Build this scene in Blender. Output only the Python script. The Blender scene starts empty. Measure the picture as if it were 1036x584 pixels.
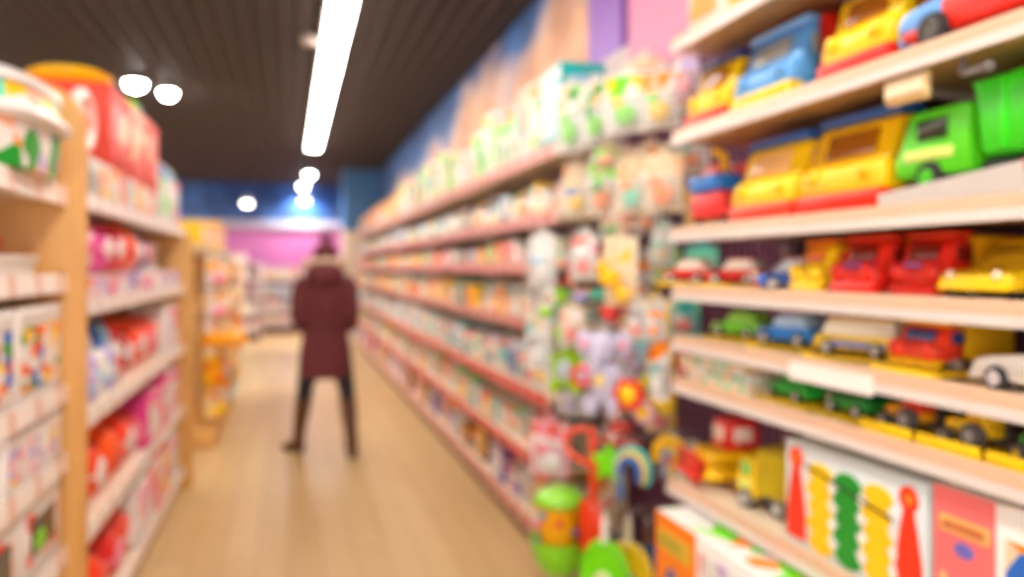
import bpy, bmesh, math, random
from mathutils import Matrix, Vector, Euler
random.seed(11)
PI = math.pi
sc = bpy.context.scene
COL = sc.collection

# ------------------------------------------------------------------ camera model (metres; +Y runs down the aisle)
F = 800.0                       # focal length in pixels of the 1036x584 frame
EYE = 1.46
YAW = math.atan(225 / F)
SN, CS = math.sin(YAW), math.cos(YAW)
def yx(px, X): return X / math.tan(math.atan((px - 518) / F) + YAW)          # depth along the aisle of a column on the plane X
def xy(px, Y): return Y * math.tan(math.atan((px - 518) / F) + YAW)
def zc(X, Y): return X * SN + Y * CS
def zy(py, X, Y): return EYE - (py - 271) * zc(X, Y) / F

# ------------------------------------------------------------------ materials
def lin(c):
    out = []
    for v in c:
        v /= 255.0
        out.append(v / 12.92 if v <= 0.04045 else ((v + 0.055) / 1.055) ** 2.4)
    return tuple(out) + (1.0,)
MATS = {}
def newmat(key):
    m = bpy.data.materials.new(key); m.use_nodes = True
    nt = m.node_tree; b = nt.nodes['Principled BSDF']
    return m, nt, b
def plain(rgb, rough=0.4, var=0.06, scale=14, metal=0.0, bump=0.0):
    key = 'plain_%d_%d_%d_%g_%g' % (*rgb, rough, metal)
    if key in MATS: return MATS[key]
    m, nt, b = newmat(key)
    tc = nt.nodes.new('ShaderNodeTexCoord'); no = nt.nodes.new('ShaderNodeTexNoise')
    no.inputs['Scale'].default_value = scale
    mx = nt.nodes.new('ShaderNodeMix'); mx.data_type = 'RGBA'
    c = lin(rgb)
    mx.inputs[6].default_value = tuple(min(1, v * (1 + var)) for v in c[:3]) + (1,)
    mx.inputs[7].default_value = tuple(v * (1 - var) for v in c[:3]) + (1,)
    nt.links.new(tc.outputs['Object'], no.inputs['Vector'])
    nt.links.new(no.outputs['Fac'], mx.inputs[0]); nt.links.new(mx.outputs[2], b.inputs['Base Color'])
    b.inputs['Roughness'].default_value = rough; b.inputs['Metallic'].default_value = metal
    if bump:
        bp = nt.nodes.new('ShaderNodeBump'); bp.inputs['Strength'].default_value = bump
        nt.links.new(no.outputs['Fac'], bp.inputs['Height']); nt.links.new(bp.outputs['Normal'], b.inputs['Normal'])
    MATS[key] = m
    return m
def glow(rgb, strength):
    key = 'glow_%d_%d_%d_%g' % (*rgb, strength)
    if key in MATS: return MATS[key]
    m, nt, b = newmat(key)
    b.inputs['Base Color'].default_value = lin(rgb)
    b.inputs['Emission Color'].default_value = lin(rgb); b.inputs['Emission Strength'].default_value = strength
    MATS[key] = m
    return m
def pic(cols, scale=16, rough=0.35):
    """printed packaging picture: patches of flat colour, different on every object"""
    key = 'pic_' + '_'.join('%02x%02x%02x' % c for c in cols) + '_%g' % scale
    if key in MATS: return MATS[key]
    m, nt, b = newmat(key[:60])
    tc = nt.nodes.new('ShaderNodeTexCoord'); oi = nt.nodes.new('ShaderNodeObjectInfo')
    ad = nt.nodes.new('ShaderNodeVectorMath'); ad.operation = 'ADD'
    ml = nt.nodes.new('ShaderNodeMath'); ml.operation = 'MULTIPLY'; ml.inputs[1].default_value = 37.0
    vo = nt.nodes.new('ShaderNodeTexVoronoi'); vo.inputs['Scale'].default_value = scale
    sp = nt.nodes.new('ShaderNodeSeparateColor'); rp = nt.nodes.new('ShaderNodeValToRGB')
    rp.color_ramp.interpolation = 'CONSTANT'
    el = rp.color_ramp.elements
    while len(el) < len(cols): el.new(0.5)
    for i, c in enumerate(cols): el[i].position = i / len(cols); el[i].color = lin(c)
    L = nt.links.new
    L(oi.outputs['Random'], ml.inputs[0]); L(tc.outputs['Object'], ad.inputs[0]); L(ml.outputs[0], ad.inputs[1])
    L(ad.outputs[0], vo.inputs['Vector']); L(vo.outputs['Color'], sp.inputs[0]); L(sp.outputs[0], rp.inputs['Fac'])
    L(rp.outputs['Color'], b.inputs['Base Color']); b.inputs['Roughness'].default_value = rough
    MATS[key] = m
    return m
def clear(rgb=(245, 248, 250), alpha=0.22, rough=0.08):
    key = 'clear_%d_%d_%d_%g' % (*rgb, alpha)
    if key in MATS: return MATS[key]
    m, nt, b = newmat(key)
    b.inputs['Base Color'].default_value = lin(rgb); b.inputs['Roughness'].default_value = rough
    b.inputs['Alpha'].default_value = alpha
    MATS[key] = m
    return m
def wood(a, b_, scale=1.0, rough=0.45):
    key = 'wood_%d_%d_%d' % a
    if key in MATS: return MATS[key]
    m, nt, b = newmat(key)
    tc = nt.nodes.new('ShaderNodeTexCoord'); mp = nt.nodes.new('ShaderNodeMapping')
    mp.inputs['Scale'].default_value = (6 * scale, 6 * scale, .6 * scale)
    no = nt.nodes.new('ShaderNodeTexNoise'); no.inputs['Scale'].default_value = 6; no.inputs['Detail'].default_value = 4
    rp = nt.nodes.new('ShaderNodeValToRGB')
    rp.color_ramp.elements[0].color = lin(a); rp.color_ramp.elements[0].position = .3
    rp.color_ramp.elements[1].color = lin(b_); rp.color_ramp.elements[1].position = .7
    L = nt.links.new
    L(tc.outputs['Object'], mp.inputs[0]); L(mp.outputs[0], no.inputs['Vector']); L(no.outputs['Fac'], rp.inputs[0])
    L(rp.outputs[0], b.inputs['Base Color']); b.inputs['Roughness'].default_value = rough
    MATS[key] = m
    return m

WHITE, CREAM, PAPER = (236, 234, 230), (232, 214, 180), (222, 218, 210)
RED, ORANGE, YELLOW, LIME = (232, 38, 22), (255, 140, 14), (255, 206, 8), (118, 222, 24)
GREEN, TEAL, BLUE, NAVY = (24, 160, 50), (12, 178, 178), (40, 112, 210), (38, 60, 130)
PINK, MAGENTA, LILAC, PURPLE = (246, 150, 175), (226, 40, 140), (196, 180, 226), (110, 70, 160)
BLACK, GREY, BROWN, SKY = (28, 26, 28), (170, 166, 162), (120, 74, 44), (150, 208, 236)
PEACH, MINT, CORAL, TAN = (250, 190, 150), (110, 216, 180), (240, 96, 78), (214, 180, 132)
CNAME = {WHITE: 'white', CREAM: 'cream', PAPER: 'off-white', RED: 'red', ORANGE: 'orange', YELLOW: 'yellow', LIME: 'lime green', GREEN: 'green', TEAL: 'teal',
         BLUE: 'blue', NAVY: 'navy', PINK: 'pink', MAGENTA: 'magenta', LILAC: 'lilac', PURPLE: 'purple', BLACK: 'black', GREY: 'grey', BROWN: 'brown',
         SKY: 'pale blue', PEACH: 'peach', MINT: 'mint', CORAL: 'coral', TAN: 'tan'}
def plast(c): return plain(c, 0.3, 0.04)
def card(c): return plain(c, 0.5, 0.04)
CHROME = plain((205, 205, 208), 0.25, 0.03, metal=0.9)
RUBBER = plain((46, 42, 42), 0.7)

# ------------------------------------------------------------------ mesh building
class MB:
    def __init__(s): s.v, s.f, s.s = [], [], []
    def raw(s, vs, fs, smooth=False, M=None):
        b = len(s.v)
        for p in vs:
            p = Vector(p)
            s.v.append(M @ p if M is not None else p)
        for f in fs: s.f.append([b + i for i in f]); s.s.append(smooth)
        return s
    def bm(s, bm, smooth=False, M=None):
        bm.verts.index_update()
        s.raw([v.co.copy() for v in bm.verts], [[v.index for v in f.verts] for f in bm.faces], smooth, M)
        bm.free(); return s
    def box(s, c, d, bev=0.0, M=None, seg=2, smooth=None):
        bm = bmesh.new(); bmesh.ops.create_cube(bm, size=1.0)
        for v in bm.verts: v.co = Vector((v.co.x * d[0], v.co.y * d[1], v.co.z * d[2]))
        if bev > 0:
            bmesh.ops.bevel(bm, geom=bm.edges[:], offset=min(bev, min(d) * .45), segments=seg, profile=.5, affect='EDGES')
        for v in bm.verts: v.co += Vector(c)
        return s.bm(bm, bev > 0 if smooth is None else smooth, M)
    def span(s, lo, hi, bev=0.0, M=None):
        return s.box([(a + b) / 2 for a, b in zip(lo, hi)], [b - a for a, b in zip(lo, hi)], bev, M)
    def prism(s, pts, y0, y1, bev=0.0, M=None, seg=2):
        """outline in (x, z), pulled along y"""
        bm = bmesh.new()
        a = [bm.verts.new((p[0], y0, p[1])) for p in pts]; b = [bm.verts.new((p[0], y1, p[1])) for p in pts]
        n = len(pts)
        bm.faces.new(a); bm.faces.new(b[::-1])
        for i in range(n): bm.faces.new((a[i], b[i], b[(i + 1) % n], a[(i + 1) % n]))
        bmesh.ops.recalc_face_normals(bm, faces=bm.faces[:])
        if bev > 0: bmesh.ops.bevel(bm, geom=bm.edges[:], offset=bev, segments=seg, profile=.5, affect='EDGES')
        return s.bm(bm, bev > 0, M)
    def rings(s, rings, cap=True, smooth=True, M=None):
        vs = [p for r in rings for p in r]; n = len(rings[0]); fs = []
        for k in range(len(rings) - 1):
            for i in range(n):
                fs.append((k * n + i, k * n + (i + 1) % n, (k + 1) * n + (i + 1) % n, (k + 1) * n + i))
        if cap:
            fs.append(list(range(n))[::-1]); fs.append([(len(rings) - 1) * n + i for i in range(n)])
        return s.raw(vs, fs, smooth, M)
    def lathe(s, prof, c=(0, 0, 0), n=20, M=None, sx=1, sy=1):
        R = [[(c[0] + r * sx * math.cos(2 * PI * i / n), c[1] + r * sy * math.sin(2 * PI * i / n), c[2] + z) for i in range(n)] for r, z in prof]
        return s.rings(R, True, True, M)
    def ball(s, c, r, n=16, M=None):
        if not hasattr(r, '__len__'): r = (r, r, r)
        R = []
        m = max(6, n // 2)
        for k in range(m + 1):
            t = -PI / 2 + PI * k / m
            t = max(-PI / 2 + .02, min(PI / 2 - .02, t))
            R.append([(c[0] + r[0] * math.cos(t) * math.cos(2 * PI * i / n), c[1] + r[1] * math.cos(t) * math.sin(2 * PI * i / n), c[2] + r[2] * math.sin(t)) for i in range(n)])
        return s.rings(R, True, True, M)
    def tube(s, pts, r, n=8, closed=False, M=None):
        P = [Vector(p) for p in pts]; R = []
        rr = r if hasattr(r, '__len__') else [r] * len(P)
        up = None
        for i, p in enumerate(P):
            if closed: d = P[(i + 1) % len(P)] - P[i - 1]
            else: d = P[min(i + 1, len(P) - 1)] - P[max(i - 1, 0)]
            d.normalize()
            if up is None: up = Vector((0, 0, 1)) if abs(d.z) < .9 else Vector((1, 0, 0))
            a = d.cross(up).normalized(); b = a.cross(d).normalized(); up = b
            R.append([tuple(p + (a * math.cos(2 * PI * k / n) + b * math.sin(2 * PI * k / n)) * rr[i]) for k in range(n)])
        if closed:
            R.append(R[0]); return s.rings(R, False, True, M)
        return s.rings(R, True, True, M)
    def cyl(s, a, b, r, r2=None, n=16, M=None):
        return s.tube([a, b], [r, r if r2 is None else r2], n, M=M)
    def build(s, name, mat, parent=None, loc=None):
        me = bpy.data.meshes.new(name)
        me.from_pydata([tuple(v) for v in s.v], [], s.f); me.update()
        bm = bmesh.new(); bm.from_mesh(me); bmesh.ops.recalc_face_normals(bm, faces=bm.faces[:]); bm.to_mesh(me); bm.free()
        me.polygons.foreach_set('use_smooth', s.s)
        if any(s.s):
            try: me.set_sharp_from_angle(angle=math.radians(42))
            except Exception: pass
        me.materials.append(mat)
        o = bpy.data.objects.new(name, me); COL.objects.link(o)
        if parent is not None: o.parent = parent
        if loc is not None: o.location = loc
        return o
def rotm(ax, deg, at=(0, 0, 0)): return Matrix.Translation(at) @ Matrix.Rotation(math.radians(deg), 4, ax)

def tag(o, label=None, cat=None, group=None, kind=None):
    if label: o['label'] = label
    if cat: o['category'] = cat
    if group: o['group'] = group
    if kind: o['kind'] = kind
    return o
def thing(name, label=None, cat=None, group=None, loc=(0, 0, 0), rz=0.0):
    o = bpy.data.objects.new(name, None); COL.objects.link(o)
    o.empty_display_size = .05
    o.location = loc; o.rotation_euler = (0, 0, math.radians(rz))
    return tag(o, label, cat, group)
KIDS = {}
def kids(o):
    return [c for c in o.children]
def dup(root, loc, rz=0.0, scale=None, label=None, group=None, cat=None):
    r = root.copy(); COL.objects.link(r)
    r.location = loc; r.rotation_euler = (0, 0, math.radians(rz))
    if scale is not None: r.scale = scale
    if label: r['label'] = label
    if group: r['group'] = group
    if cat: r['category'] = cat
    for ch in KIDS[root]:
        c = ch[0].copy(); COL.objects.link(c); c.parent = r
        for g in ch[1]:
            d = g.copy(); COL.objects.link(d); d.parent = c
    return r
PROTO_USED = set()
def place(root, loc, rz=0.0, scale=None, label=None, group=None, cat=None):
    """the first placing moves the built thing itself, later ones copy it with its parts"""
    if root not in KIDS: KIDS[root] = [(c, list(c.children)) for c in root.children]
    if root not in PROTO_USED:
        PROTO_USED.add(root)
        root.location = loc; root.rotation_euler = (0, 0, math.radians(rz))
        if scale is not None: root.scale = scale
        return tag(root, label, cat, group)
    return dup(root, loc, rz, scale, label, group, cat)
def structure(o): o['kind'] = 'structure'; return o
_o1 = 'first second third fourth fifth sixth seventh eighth ninth tenth eleventh twelfth thirteenth fourteenth fifteenth sixteenth seventeenth eighteenth nineteenth'.split()
def ordinal(n):
    if n < 20: return _o1[n - 1]
    t = {2: 'twent', 3: 'thirt', 4: 'fort', 5: 'fift', 6: 'sixt', 7: 'sevent'}[n // 10]
    return t + 'ieth' if n % 10 == 0 else t + 'y-' + _o1[n % 10 - 1]

# ================================================================== the shell
CEIL = 3.40
def make_floor():
    m, nt, b = newmat('floor_boards')
    tc = nt.nodes.new('ShaderNodeTexCoord'); mp = nt.nodes.new('ShaderNodeMapping')
    mp.inputs['Rotation'].default_value = (0, 0, PI / 2)
    br = nt.nodes.new('ShaderNodeTexBrick')
    br.inputs['Color1'].default_value = lin((216, 184, 134)); br.inputs['Color2'].default_value = lin((204, 170, 118))
    br.inputs['Mortar'].default_value = lin((176, 138, 92)); br.inputs['Scale'].default_value = 1.0
    br.inputs['Mortar Size'].default_value = .003; br.inputs['Brick Width'].default_value = 1.2; br.inputs['Row Height'].default_value = .16
    no = nt.nodes.new('ShaderNodeTexNoise'); no.inputs['Scale'].default_value = 5
    m2 = nt.nodes.new('ShaderNodeMapping'); m2.inputs['Scale'].default_value = (8, .7, 1)
    mx = nt.nodes.new('ShaderNodeMix'); mx.data_type = 'RGBA'; mx.blend_type = 'MULTIPLY'; mx.inputs[0].default_value = .35
    rp = nt.nodes.new('ShaderNodeValToRGB'); rp.color_ramp.elements[0].color = lin((205, 190, 170)); rp.color_ramp.elements[1].color = (1, 1, 1, 1)
    L = nt.links.new
    L(tc.outputs['Object'], mp.inputs[0]); L(mp.outputs[0], br.inputs['Vector'])
    L(tc.outputs['Object'], m2.inputs[0]); L(m2.outputs[0], no.inputs['Vector']); L(no.outputs['Fac'], rp.inputs[0])
    L(br.outputs['Color'], mx.inputs[6]); L(rp.outputs[0], mx.inputs[7]); L(mx.outputs[2], b.inputs['Base Color'])
    b.inputs['Roughness'].default_value = .38
    structure(MB().span((-6, -4, -.1), (2.0, 19.2, 0)).build('floor', m))
make_floor()
def make_ceiling():
    c = MB().span((-6, -4, CEIL + .12), (2.0, 19.2, CEIL + .2)).build('ceiling', plain((48, 41, 41), .8))
    structure(c)
    g = MB()
    y = -3.9
    while y < 19.1:
        g.span((-6, y, CEIL), (1.9, y + .018, CEIL + .1)); y += .15
    x = -5.9
    while x < 1.9:
        g.span((x, -4, CEIL), (x + .018, 19.1, CEIL + .1)); x += .15
    structure(g.build('ceiling_grid_panel', plain((90, 78, 76), .6)))
make_ceiling()
def mural(name, ax):
    """printed mural: blue sky over peach rocks with pale cloud, soft outlines"""
    m, nt, b = newmat(name)
    N = nt.nodes.new; L = nt.links.new
    tc = N('ShaderNodeTexCoord'); sp = N('ShaderNodeSeparateXYZ'); L(tc.outputs['Object'], sp.inputs[0])
    n1 = N('ShaderNodeTexNoise'); n1.inputs['Scale'].default_value = .75; n1.inputs['Detail'].default_value = 3
    n2 = N('ShaderNodeTexNoise'); n2.inputs['Scale'].default_value = 2.2; n2.inputs['Detail'].default_value = 2
    for n in (n1, n2): L(tc.outputs['Object'], n.inputs['Vector'])
    ma = N('ShaderNodeMath'); ma.operation = 'MULTIPLY_ADD'; ma.inputs[1].default_value = 2.4     # height + noise
    L(n1.outputs['Fac'], ma.inputs[0]); L(sp.outputs['Z'], ma.inputs[2])
    my = N('ShaderNodeMath'); my.operation = 'MULTIPLY_ADD'; my.inputs[1].default_value = .13 if ax == 'Y' else .01
    L(sp.outputs[ax], my.inputs[0]); L(ma.outputs[0], my.inputs[2])
    rp = N('ShaderNodeValToRGB'); e = rp.color_ramp.elements
    mr = N('ShaderNodeMapRange'); mr.inputs['From Min'].default_value = 4.0 if ax == 'Y' else 2.6; mr.inputs['From Max'].default_value = 6.6 if ax == 'Y' else 4.3
    L(my.outputs[0], mr.inputs['Value']); L(mr.outputs[0], rp.inputs[0])
    for _ in range(3): e.new(.5)
    for i, (p, c) in enumerate([(0, (214, 150, 112)), (.38, (236, 186, 150)), (.5, (226, 200, 196)), (.58, (84, 132, 205)), (1, (40, 92, 176))]):
        e[i].position = p; e[i].color = lin(c)
    mx = N('ShaderNodeMix'); mx.data_type = 'RGBA'; mx.blend_type = 'MULTIPLY'; mx.inputs[0].default_value = .5
    r2 = N('ShaderNodeValToRGB'); r2.color_ramp.elements[0].position = .42; r2.color_ramp.elements[1].position = .56
    r2.color_ramp.elements[0].color = lin((190, 160, 150)); r2.color_ramp.elements[1].color = (1, 1, 1, 1)
    L(n2.outputs['Fac'], r2.inputs[0]); L(rp.outputs[0], mx.inputs[6]); L(r2.outputs[0], mx.inputs[7])
    L(mx.outputs[2], b.inputs['Base Color']); b.inputs['Roughness'].default_value = .55
    return m
structure(MB().span((1.75, -4, 0), (1.9, 19.2, CEIL)).build('wall_right', plain((204, 126, 158), .6)))
structure(MB().span((1.72, 4.4, 2.0), (1.748, 15.89, CEIL - .002)).build('wall_right_mural_panel', mural('mural_rocks', 'Y')))
structure(MB().span((1.70, 3.9, 0), (1.748, 4.38, CEIL - .002)).build('trim_1', plain((150, 104, 192), .5)))
structure(MB().span((1.02, 15.9, 2.2), (1.748, 16.4, CEIL - .002)).build('wall_right_return', plain((84, 140, 206), .55, .25, 2)))
structure(MB().span((1.02, 15.9, 0), (1.748, 16.4, 2.198)).build('wall_right_return_panel', plain((236, 222, 206), .55)))
structure(MB().span((-6, 19.0, 0), (1.75, 19.2, CEIL)).build('wall_back', plain((226, 136, 204), .6)))
structure(MB().span((-5.9, 18.95, 2.55), (1.7, 18.99, CEIL - .002)).build('wall_back_mural_panel', mural('mural_back', 'X')))
structure(MB().span((-5.9, 18.94, 2.36), (1.7, 18.99, 2.548)).build('trim_2', plain((204, 206, 230), .5)))
structure(MB().span((-6.15, -4, 0), (-6, 19.2, CEIL)).build('wall_left', plain((196, 190, 200), .6)))

# ------------------------------------------------------------------ lamps of the shop
def strip(x, y0, y1, label, power, w=.21):
    t = thing('strip_light', label, 'ceiling light', None, (x, (y0 + y1) / 2, CEIL - .07))
    h = (y1 - y0) / 2
    MB().span((-w / 2 - .02, -h, .012), (w / 2 + .02, h, .068), .008).build('ceiling_housing', plain((220, 220, 220), .4), t)
    n = max(1, round((y1 - y0) / 1.5))
    for k in range(n):
        a = -h + 2 * h * k / n
        MB().span((-w / 2, a + .02, -.012), (w / 2, a + 2 * h / n - .02, .010), .005).build('diffuser', glow((255, 247, 236), power), t)
    return t
strip(.36, -3.0, 12.9, 'long white strip light running down the ceiling above the aisle', 16, .18)
strip(-3.3, -3.0, 18.4, 'unseen white strip light added for fill beyond the wooden racks', 15)  # extra strip, added to brighten the left side and the back wall
def spot(t, loc, watts):
    l = bpy.data.lights.new('lamp_beam', 'SPOT'); l.energy = watts; l.spot_size = math.radians(140); l.spot_blend = .6; l.shadow_soft_size = .08; l.color = (1, .95, .9)
    o = bpy.data.objects.new('lamp_beam', l); COL.objects.link(o); o.parent = t; o.location = loc
def downlight(x, y, z, r, label, power, cat='ceiling light'):
    t = thing('downlight', label, cat, 'round ceiling spotlights', (x, y, z))
    MB().lathe([(r * 1.25, 0), (r * 1.25, .012), (r * 1.05, .05), (r * .6, .068)], n=24).build('housing', plain((120, 112, 108), .5), t)
    MB().lathe([(r * .3, -.075), (r * .75, -.055), (r, -.012), (r, -.002)], n=24).build('lamp_disc', glow((255, 250, 244), power), t)
    spot(t, (0, 0, -.09), 60 if y < 12 else 120)
    return t
for px, py, r, pw, lab in [(137, 84, .10, 30, 'round spotlight over the wooden rack, the larger of two'), (170, 93, .08, 30, 'round spotlight over the wooden rack, the farther of two'),
                   (313, 176, .09, 24, 'round ceiling spotlight just past the end of the strip light'), (307, 188, .09, 24, 'round ceiling spotlight second past the end of the strip light'),
                   ]:
    d = (CEIL - .07 - EYE) * F / (271 - py)
    xc = (px - 518) / F * d
    downlight(xc * CS + d * SN, d * CS - xc * SN, CEIL - .07, r, lab, pw)
def pendant(px, py, Y, lab):
    X = xy(px, Y); Z = zy(py, X, Y)
    t = thing('pendant_light', lab, 'pendant light', 'pendant lamps at the back of the shop', (X, Y, Z))
    MB().cyl((0, 0, .12), (0, 0, CEIL - Z + .0), .008, n=6).build('hanging_cord', plain(BLACK, .5), t)
    MB().lathe([(.11, .0), (.10, .06), (.04, .12), (.02, .14)], n=20).build('lamp_shade', plain((200, 196, 190), .3), t)
    MB().ball((0, 0, -.02), (.085, .085, .05)).build('bulb', glow((255, 250, 240), 7), t)
    spot(t, (0, 0, -.07), 60)
for a in [(308, 202, 15.9, 'lower pendant lamp over the back display, in line with the strip light'), (250, 205, 15.2, 'lone pendant lamp over the back display beside the yellow stand')]: pendant(*a)
sd = thing('smoke_detector', 'round grey smoke detector on the dark ceiling beside the strip light', 'smoke detector', None, (.17, 6.85, CEIL - .05))
MB().lathe([(.03, -.03), (.055, -.02), (.07, .0), (.07, .05)], n=20).build('sensor_dome', plain((196, 184, 178), .5), sd)
MB().lathe([(.085, .02), (.085, .05)], n=20).build('mount_base', plain((170, 158, 152), .5), sd)

# ================================================================== fixtures
def rail_mat(base, ticket, name, period=.16, frac=.45):
    m, nt, b = newmat(name)
    N = nt.nodes.new; L = nt.links.new
    tc = N('ShaderNodeTexCoord'); sp = N('ShaderNodeSeparateXYZ'); L(tc.outputs['Object'], sp.inputs[0])
    dv = N('ShaderNodeMath'); dv.operation = 'DIVIDE'; dv.inputs[1].default_value = period; L(sp.outputs['Y'], dv.inputs[0])
    fr = N('ShaderNodeMath'); fr.operation = 'FRACT'; L(dv.outputs[0], fr.inputs[0])
    lt = N('ShaderNodeMath'); lt.operation = 'LESS_THAN'; lt.inputs[1].default_value = frac; L(fr.outputs[0], lt.inputs[0])
    mx = N('ShaderNodeMix'); mx.data_type = 'RGBA'; mx.inputs[6].default_value = lin(base); mx.inputs[7].default_value = lin(ticket)
    L(lt.outputs[0], mx.inputs[0]); L(mx.outputs[2], b.inputs['Base Color']); b.inputs['Roughness'].default_value = .35
    return m
RAIL_TOY = plain((222, 182, 150), .3)
STRIP_TOY = plain((226, 216, 210), .35)
RAIL_PINK = rail_mat((206, 112, 100), (228, 184, 170), 'rail_rose', .22, .35)
RAIL_RED = rail_mat((216, 50, 48), (236, 150, 140), 'rail_red', .22, .3)
RAIL_LEFT = rail_mat((232, 196, 178), (248, 240, 232), 'rail_left', .22, .75)
SHELF_M = plain((226, 206, 180), .4)
UNDER = wood((206, 170, 120), (190, 150, 100))
PLUM = plain((112, 62, 92), .55)

# --- the long gondola of small packs on the wall side of the aisle
LX = 1.20
LSH = [.15, .48, .82, 1.18, 1.48, 1.73, 2.06]
LB = [3.62, 6.05, 8.45, 10.85, 13.4, 15.8]
for k in range(5):
    y0, y1 = LB[k] + .004, LB[k + 1] - .004
    t = thing('gondola_bay', 'rose-edged long rack of small packs, %s' % ((['the bay nearest the hanging toys', 'second bay from the hanging toys', 'third bay from the hanging toys', 'fourth bay from the hanging toys', 'its far end bay by the blue wall'][k])), 'shelf rack', None, (LX, y0, 0))
    d, n = .52, y1 - y0
    MB().span((d - .03, 0, .0), (d, n, 2.62)).build('back_panel', plain((196, 176, 176), .5), t)
    for yy in (0, n - .025): MB().span((.30, yy, 0), (d - .032, yy + .025, 2.35), .004).build('upright', plain((206, 196, 190), .4), t)
    MB().span((.03, 0, 0), (.06, n, .11)).build('kick_plate', plain((150, 116, 92), .4), t)
    for i, z in enumerate(LSH):
        x0 = 0 if i < 3 else (.02 if i < 5 else .04)
        s = MB().span((x0 + .014, .028, z - .03), (d - .032, n - .028, z), .003).build('shelf_board', SHELF_M, t)
        MB().prism([(x0, z - .052), (x0 + .012, z - .052), (x0 + .012, z + .012), (x0 + .004, z + .012)], .0, n).build('price_rail', RAIL_RED if i in (1, 2) else RAIL_PINK, s)

# --- pegboard bay with hanging toys
PB0, PB1 = 2.27, 3.60
t = thing('pegboard_bay', 'plum pegboard rack bay with chrome hooks between toy shelves and long rack', 'pegboard rack', None, (1.25, PB0, 0))
pb = MB().span((.36, 0, 0), (.40, PB1 - PB0, 2.35)).build('pegboard_panel', plain((126, 72, 104), .55), t)
g = MB()
for k in range(30): g.span((.352, .02 + k * .0445, .12), (.3598, .034 + k * .0445, 2.32))
g.build('perforation_rib', plain((92, 50, 74), .6), t)
MB().span((.0, 0, 0), (.358, PB1 - PB0, .11), .006).build('base_deck', plain((150, 118, 98), .45), t)
MB().span((.362, 0, 2.352), (.40, PB1 - PB0, 3.30)).build('header_panel', plain((214, 126, 160), .5), t)
PEGBAY = t

# --- toy-vehicle shelves
TX = 1.15
TY0, TY1 = -.10, 2.25
TSH = [.42, .80, 1.115, 1.245, 1.40, 1.58, 1.88, 2.17]
t = thing('toy_shelf_bay', 'tall rack of toy cars and trucks with pale shelf edges and plum back', 'shelf rack', None, (TX, TY0, 0))
n = TY1 - TY0
MB().span((.46, 0, 0), (.49, n, 2.6)).build('back_panel', PLUM, t)
MB().span((.462, 0, 2.602), (.49, n, 3.3)).build('header_panel', plain((214, 126, 160), .5), t)
for yy in (.0, n - .025): MB().span((.40, yy, 0), (.458, yy + .025, 2.58), .004).build('upright', plain((150, 120, 130), .4), t)
MB().span((.03, 0, 0), (.06, n, .10)).build('kick_plate', plain((150, 116, 92), .4), t)
for i, z in enumerate(TSH):
    x0 = -.12 if i == 0 else (-.015 if i == 1 else 0)
    s = MB().span((x0 + .014, 0, z - .032), (.398, n, z), .003).build('shelf_board', UNDER if i > 4 else SHELF_M, t)
    MB().prism([(x0, z - .040), (x0 + .012, z - .040), (x0 + .012, z + .006), (x0 + .004, z + .006)], 0, n, .002).build('price_rail', RAIL_TOY, s)
    MB().prism([(x0 - .003, z - .040), (x0 - .0005, z - .040), (x0 + .001, z - .020), (x0 - .002, z - .020)], 0, n).build('label_strip', STRIP_TOY, s)
    for yy in ((.35, 1.5) if i > 5 else ()): MB().prism([(x0 + .05, z - .034), (.40, z - .034), (.40, z - .075)], yy, yy + .006).build('bracket', plain((190, 170, 150), .4), s)

# --- wooden racks on the other side of the aisle
def wood_rack(y0, y1, shelves, name_label, ends, depth=.55, top=2.04, xf=-.62, far_top=None):
    t = thing('wooden_rack', name_label, 'shelf rack', None, (xf, y0, 0))
    n = y1 - y0
    W = wood((228, 178, 104), (216, 162, 88))
    for yy in ends:
        r = .14
        top_ = far_top if far_top and yy > .1 and len(ends) == 1 and y0 > 2 else top
        out = [(-depth, 0), (0, 0)] + [(-r + r * math.cos(a), top_ - r + r * math.sin(a)) for a in [i * PI / 2 / 8 for i in range(9)]] + [(-depth, top_)]
        MB().prism(out, yy, yy + .035, .004).build('end_panel', W, t)
    MB().span((-depth - .03, 0, 0), (-depth - .002, n, top)).build('back_panel', W, t)
    lo = .037 if 0 in ends else 0
    hi = n - .002 if len(ends) < 2 else n - .037
    MB().span((-.12, lo, 0), (-.10, hi, .10)).build('kick_plate', W, t)
    for z in shelves:
        s = MB().span((-depth, lo, z - .03), (-.063, hi, z), .003).build('shelf_board', plain((238, 222, 200), .4), t)
        MB().prism([(-.061, z - .045), (-.049, z - .045), (-.053, z + .012), (-.061, z + .012)], lo, hi).build('price_rail', RAIL_LEFT, s)
    return t
NSH = [.58, .87, 1.085, 1.43, 1.70]
SSH = [.14, .55, .95, 1.34, 1.71]
wood_rack(1.40, 2.80, NSH, 'pale wooden rack nearest the viewer holding white cartons', [1.365])
wood_rack(2.802, 5.65, SSH, 'pale wooden rack of red and pink toys behind the nearest rack', [2.813], far_top=1.735)

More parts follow.
